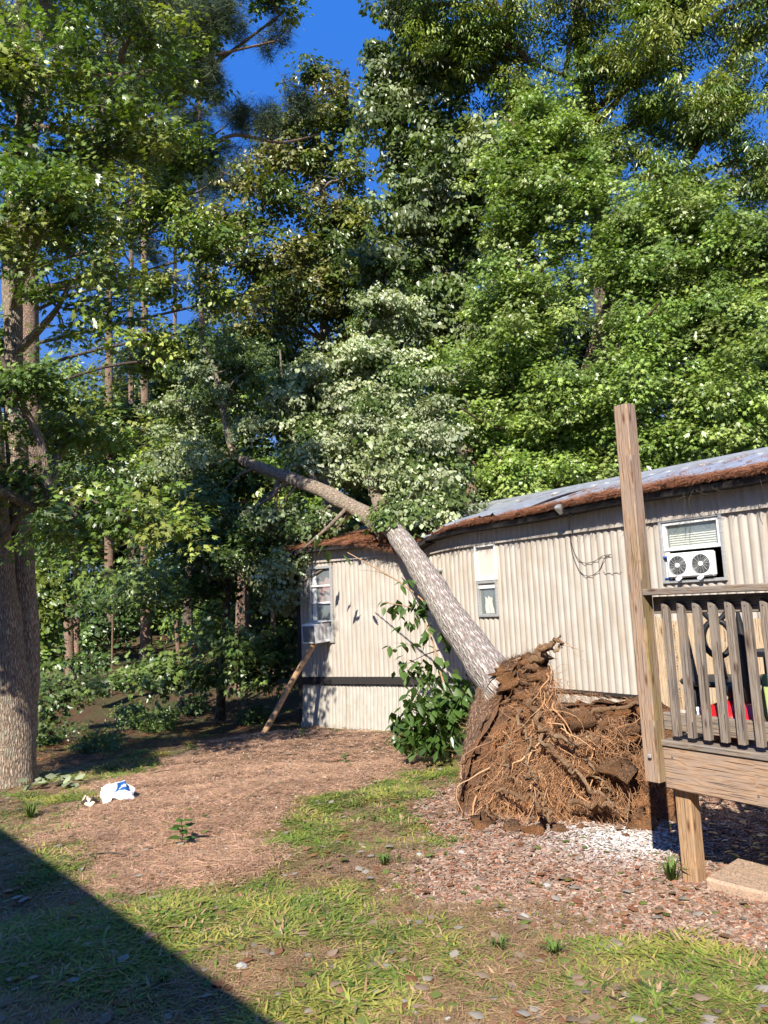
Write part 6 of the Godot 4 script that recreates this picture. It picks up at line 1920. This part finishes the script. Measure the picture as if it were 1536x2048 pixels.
func fallen_leaves() -> void:
	var mb := MB.new()
	leaf(mb, Vector3.ZERO, Vector3.BACK, Vector3.UP, 0.06, false, 0.8)
	var lm := mb.mesh()
	var t := thing("leaf_litter", "dead brown and grey leaves strewn over lawn and mulch", "leaves", Vector3.ZERO)
	t.set_meta("kind", "stuff")
	var pl := []
	var ti := PackedColorArray()
	for i in 3600:
		var d := 1.8 / maxf(0.06, 1.0 - rng.randf() * 0.86)
		var x := rnd(-0.62, 0.62) * d
		if x > 0.4 and d > 8.4: continue
		var y := ground(x, -d)
		pl.append(Transform3D((Basis(Vector3.UP, rnd(0, TAU)) * Basis(Vector3.RIGHT, rnd(-0.4, 0.4))).scaled(Vector3.ONE * rnd(0.4, 1.1)), Vector3(x, y + 0.018, -d)))
		ti.append([Color(0.30, 0.17, 0.09), Color(0.30, 0.22, 0.15), Color(0.22, 0.10, 0.05), Color(0.34, 0.30, 0.25), Color(0.16, 0.19, 0.05)][rng.randi() % 5])
	scatter("leaves", lm, M.leaf, pl, ti, t)

func grounded(p: Vector2) -> Vector3:
	return Vector3(p.x, ground(p.x, p.y), p.y)

func small_things() -> void:
	# concrete paver by the deck
	var a := grounded(Vector2(1.43, -3.67))
	var t := thing("concrete_paver", "thick square tan concrete paver beside the short deck post", "paver", a, deg_to_rad(-54.0))
	var mb := MB.new()
	mb.col = Color(0.58, 0.40, 0.28)
	mb.box(Transform3D(Basis(Vector3.UP, 0.1), Vector3(0.33, 0.022, -0.17)), Vector3(0.6, 0.07, 0.36), 0.012)
	put("slab", mb.mesh(), M.concrete, t)
	# tuft by the post, seedling in the straw, two greener tufts
	var k := 0
	for q in [[Vector2(1.33, -3.75), 0.15, "spiky green tuft at the foot of the short deck post", "grass tuft"], [Vector2(-2.81, -5.80), 0.16, "bright green tuft of long blades below the big tree's roots", "grass tuft"], [Vector2(-0.08, -4.14), 0.07, "small green tuft at the bare clay patch", "grass tuft"], [Vector2(0.57, -2.92), 0.08, "green tuft on the edge of the chips, lower right", "grass tuft"], [Vector2(0.37, -3.00), 0.07, "leafy tuft left of the grey wood chunk", "grass tuft"], [Vector2(-0.89, -2.88), 0.05, "small tuft inside the long shadow", "grass tuft"]]:
		var p := grounded(q[0])
		var o := thing("grass_tuft", q[2], q[3], p, 0.0, "")
		mb = MB.new()
		for i in 46:
			var an := rnd(0, TAU)
			var d := Vector3(cos(an), 0, sin(an))
			var l: float = q[1] * rnd(0.6, 1.15)
			var s := Vector3(-d.z, 0, d.x) * rnd(0.002, 0.004)
			var ln := rnd(0.2, 0.95)
			var b := rnd(0.7, 1.3)
			mb.col = Color(0.11 * b, 0.175 * b, 0.035 * b)
			var f := mb.v.size()
			var nr := (Vector3.UP - d * 0.3).normalized()
			var p0 := d * rnd(0, 0.02)
			mb.vert(p0 - s, nr); mb.vert(p0 + s, nr)
			mb.vert(p0 + s + d * l * ln * 0.4 + Vector3(0, l * 0.6, 0), nr); mb.vert(p0 - s + d * l * ln * 0.4 + Vector3(0, l * 0.6, 0), nr)
			mb.vert(p0 + d * l * ln + Vector3(0, l * (1.0 - 0.55 * ln), 0), nr)
			mb.quad(f, f + 1, f + 2, f + 3)
			mb.tri(f + 3, f + 2, f + 4)
		put("blades", mb.mesh(), M.grass, o).set_meta("kind", "stuff")
		k += 1
	for q in [[Vector2(-1.35, -4.73), 0.17, "small green seedling standing in the pine straw"], [Vector2(-0.52, -7.80), 0.12, "tiny seedling on top of the straw heap"], [Vector2(-1.12, -9.11), 0.10, "tiny leafy sprout on the far side of the straw heap"]]:
		var p := grounded(q[0])
		var o := thing("seedling", q[2], "seedling", p)
		mb = MB.new()
		mb.tube([Vector3.ZERO, Vector3(0.01, q[1] * 0.5, 0), Vector3(0, q[1], 0.01)], [0.004, 0.003, 0.002], 5)
		put("stem", mb.mesh(), M.bark, o)
		for i in 9:
			mb = MB.new()
			var an := i * 2.4
			mb.col = Color(0.08, 0.16, 0.035)
			leaf(mb, Vector3(0, q[1] * (0.3 + 0.08 * i), 0), Vector3(cos(an), 0.25, sin(an)), Vector3(0.2, 1, 0.1), q[1] * 0.55, false, 0.6)
			put("leaf", mb.mesh(), M.leaf, o)
	# torn white bag with a blue frame printed on it
	var bp := grounded(Vector2(-2.24, -5.99))
	var bag := thing("litter_bag", "crumpled white bag with a blue printed square on the straw's edge", "bag", bp, 0.5)
	var im := Image.create_empty(128, 96, false, Image.FORMAT_RGB8)
	im.fill(Color(0.93, 0.93, 0.92))
	im.fill_rect(Rect2i(62, 18, 44, 54), Color(0.13, 0.32, 0.55))
	im.fill_rect(Rect2i(74, 32, 20, 26), Color(0.93, 0.93, 0.92))
	for i in 6: im.fill_rect(Rect2i(10, 14 + i * 12, 34, 2), Color(0.6, 0.62, 0.66))
	var bm := mat(Color.WHITE, 0.5)
	bm.albedo_texture = img_tex(im)
	mb = MB.new()
	var f := noise_of(4.0, 91, 3)
	for j in 13:
		for i in 17:
			var u := i / 16.0
			var v := j / 12.0
			var h := 0.06 * pow(sin(PI * clampf(u, 0.02, 0.98)) * sin(PI * clampf(v, 0.02, 0.98)), 0.6) + 0.035 * f.get_noise_2d(u * 0.5, v * 0.4)
			mb.vert(Vector3((u - 0.5) * 0.24 + 0.04 * f.get_noise_2d(v * 0.4, u * 0.4 + 7.0), maxf(h, 0.004), (v - 0.5) * 0.2 + 0.05 * f.get_noise_2d(u * 0.4 + 3.0, v * 0.4)), Vector3.UP, Vector2(u, v))
	for j in 12:
		for i in 16:
			var q := j * 17 + i
			mb.quad(q, q + 1, q + 18, q + 17)
	smooth(mb)
	var sheet_ := put("sheet", mb.mesh(), bm, bag)
	sheet_.rotation = Vector3(0.5, 0, 0)
	sheet_.position = Vector3(0.02, 0.05, 0)
	mb = MB.new()
	for i in 9:
		mb.col = Color(0.55, 0.45, 0.34) if i % 3 else Color(0.06, 0.05, 0.04)
		mb.box(Transform3D(rough_basis(), Vector3(-0.2 + rnd(-0.07, 0.07), 0.02, rnd(-0.06, 0.08))), Vector3(0.07, 0.012, 0.05), 0.004)
	put("scraps", mb.mesh(), M.plain, bag)
	# broken leafy twig below the big tree
	var bt := grounded(Vector2(-3.18, -7.06))
	var br := thing("broken_branch", "broken branch with pale wilted leaves below the big tree", "branch", bt)
	mb = MB.new()
	mb.tube(spline([Vector3(-0.15, 0.03, 0), Vector3(0.1, 0.06, -0.05), Vector3(0.4, 0.03, 0.0), Vector3(0.62, 0.01, 0.12)], 4), taper(13, 0.009, 0.004), 6)
	put("stem", mb.mesh(), M.bark_pale, br)
	for i in 16:
		mb = MB.new()
		var g := rnd(0.7, 1.3)
		mb.col = Color(0.30 * g, 0.33 * g, 0.2 * g)
		leaf(mb, Vector3(rnd(-0.25, 0.25), rnd(0.03, 0.12), rnd(-0.12, 0.12)), rough_basis().x * Vector3(1, 0.3, 1), Vector3(rnd(-0.5, 0.5), 1, rnd(-0.2, 0.8)), 0.11, false, 0.9)
		put("leaf", mb.mesh(), M.leaf, br)
	# weathered wood chunk, stones
	var wp := grounded(Vector2(0.78, -2.97))
	var wc := thing("wood_chunk", "grey weathered chunk of wood half sunk in the chips", "wood", wp, 0.3)
	mb = MB.new()
	mb.box(Transform3D(Basis(Vector3.BACK, 0.08), Vector3(0, 0.012, 0)), Vector3(0.12, 0.03, 0.06), 0.008)
	put("block", mb.mesh(), M.wood_grey, wc)
	k = 0
	for q in [[Vector2(0.35, -4.28), 0.018, "round white stone at the left end of the chips"], [Vector2(0.72, -3.78), 0.018, "white pebble in the middle of the chips"], [Vector2(0.52, -3.29), 0.02, "pale angular stone low on the chips"], [Vector2(0.13, -2.50), 0.014, "white pebble in the grass at the bottom edge"], [Vector2(-0.61, -2.91), 0.018, "flat grey stone in the sunlit grass beside the long shadow"], [Vector2(0.11, -4.27), 0.018, "small white stone by the clay patch"], [Vector2(-0.58, -5.67), 0.016, "grey stone where straw meets the lawn"], [Vector2(0.00, -2.72), 0.014, "white pebble among weeds, bottom middle"]]:
		var p := grounded(q[0])
		mb = MB.new()
		var ph := k * 3.7
		for i in 8:
			for j in 11:
				var th := PI * i / 7
				var fi := TAU * j / 10
				var nr := Vector3(sin(th) * cos(fi), cos(th), sin(th) * sin(fi))
				mb.col = Color(0.30, 0.285, 0.26)
				mb.vert(Vector3(nr.x * 1.3, nr.y * 0.8, nr.z) * q[1] * (1.0 + 0.5 * f.get_noise_3dv(nr * 0.25 + Vector3(ph, 0, 0))), nr)
		for i in 7:
			for j in 10:
				var qq := i * 11 + j
				mb.quad(qq, qq + 1, qq + 12, qq + 11)
		smooth(mb)
		var st := put(numbered("stone"), mb.mesh(), M.plain, self)
		st.position = p + Vector3(0, q[1] * 0.5, 0)
		tag(st, q[2], "stone", "loose stones in the yard")
		k += 1
	# fallen sticks
	k = 0
	for q in [[Vector2(-0.76, -3.14), 0.2, 0.35, "thin stick lying in the grass, bottom middle"], [Vector2(-1.32, -3.74), 0.18, -0.5, "pale stick on the straw's lower edge"], [Vector2(-1.81, -4.50), 0.2, 0.1, "pale bark strip lying on the straw left of the seedling"], [Vector2(-1.82, -7.39), 0.26, 0.25, "long pale stick across the straw heap"], [Vector2(-2.42, -7.40), 0.24, 0.8, "thin stick at the straw's far left edge"]]:
		var p := grounded(q[0])
		var o := thing("stick", q[3], "stick", p, q[2], "sticks on the ground")
		mb = MB.new()
		mb.tube(spline([Vector3(-q[1], 0.012, 0), Vector3(-0.05, 0.02, 0.02), Vector3(q[1] * 0.5, 0.016, -0.01), Vector3(q[1], 0.012, 0.03)], 3), taper(10, 0.007, 0.003), 6)
		put("wood", mb.mesh(), M.bark_pale, o)
		k += 1
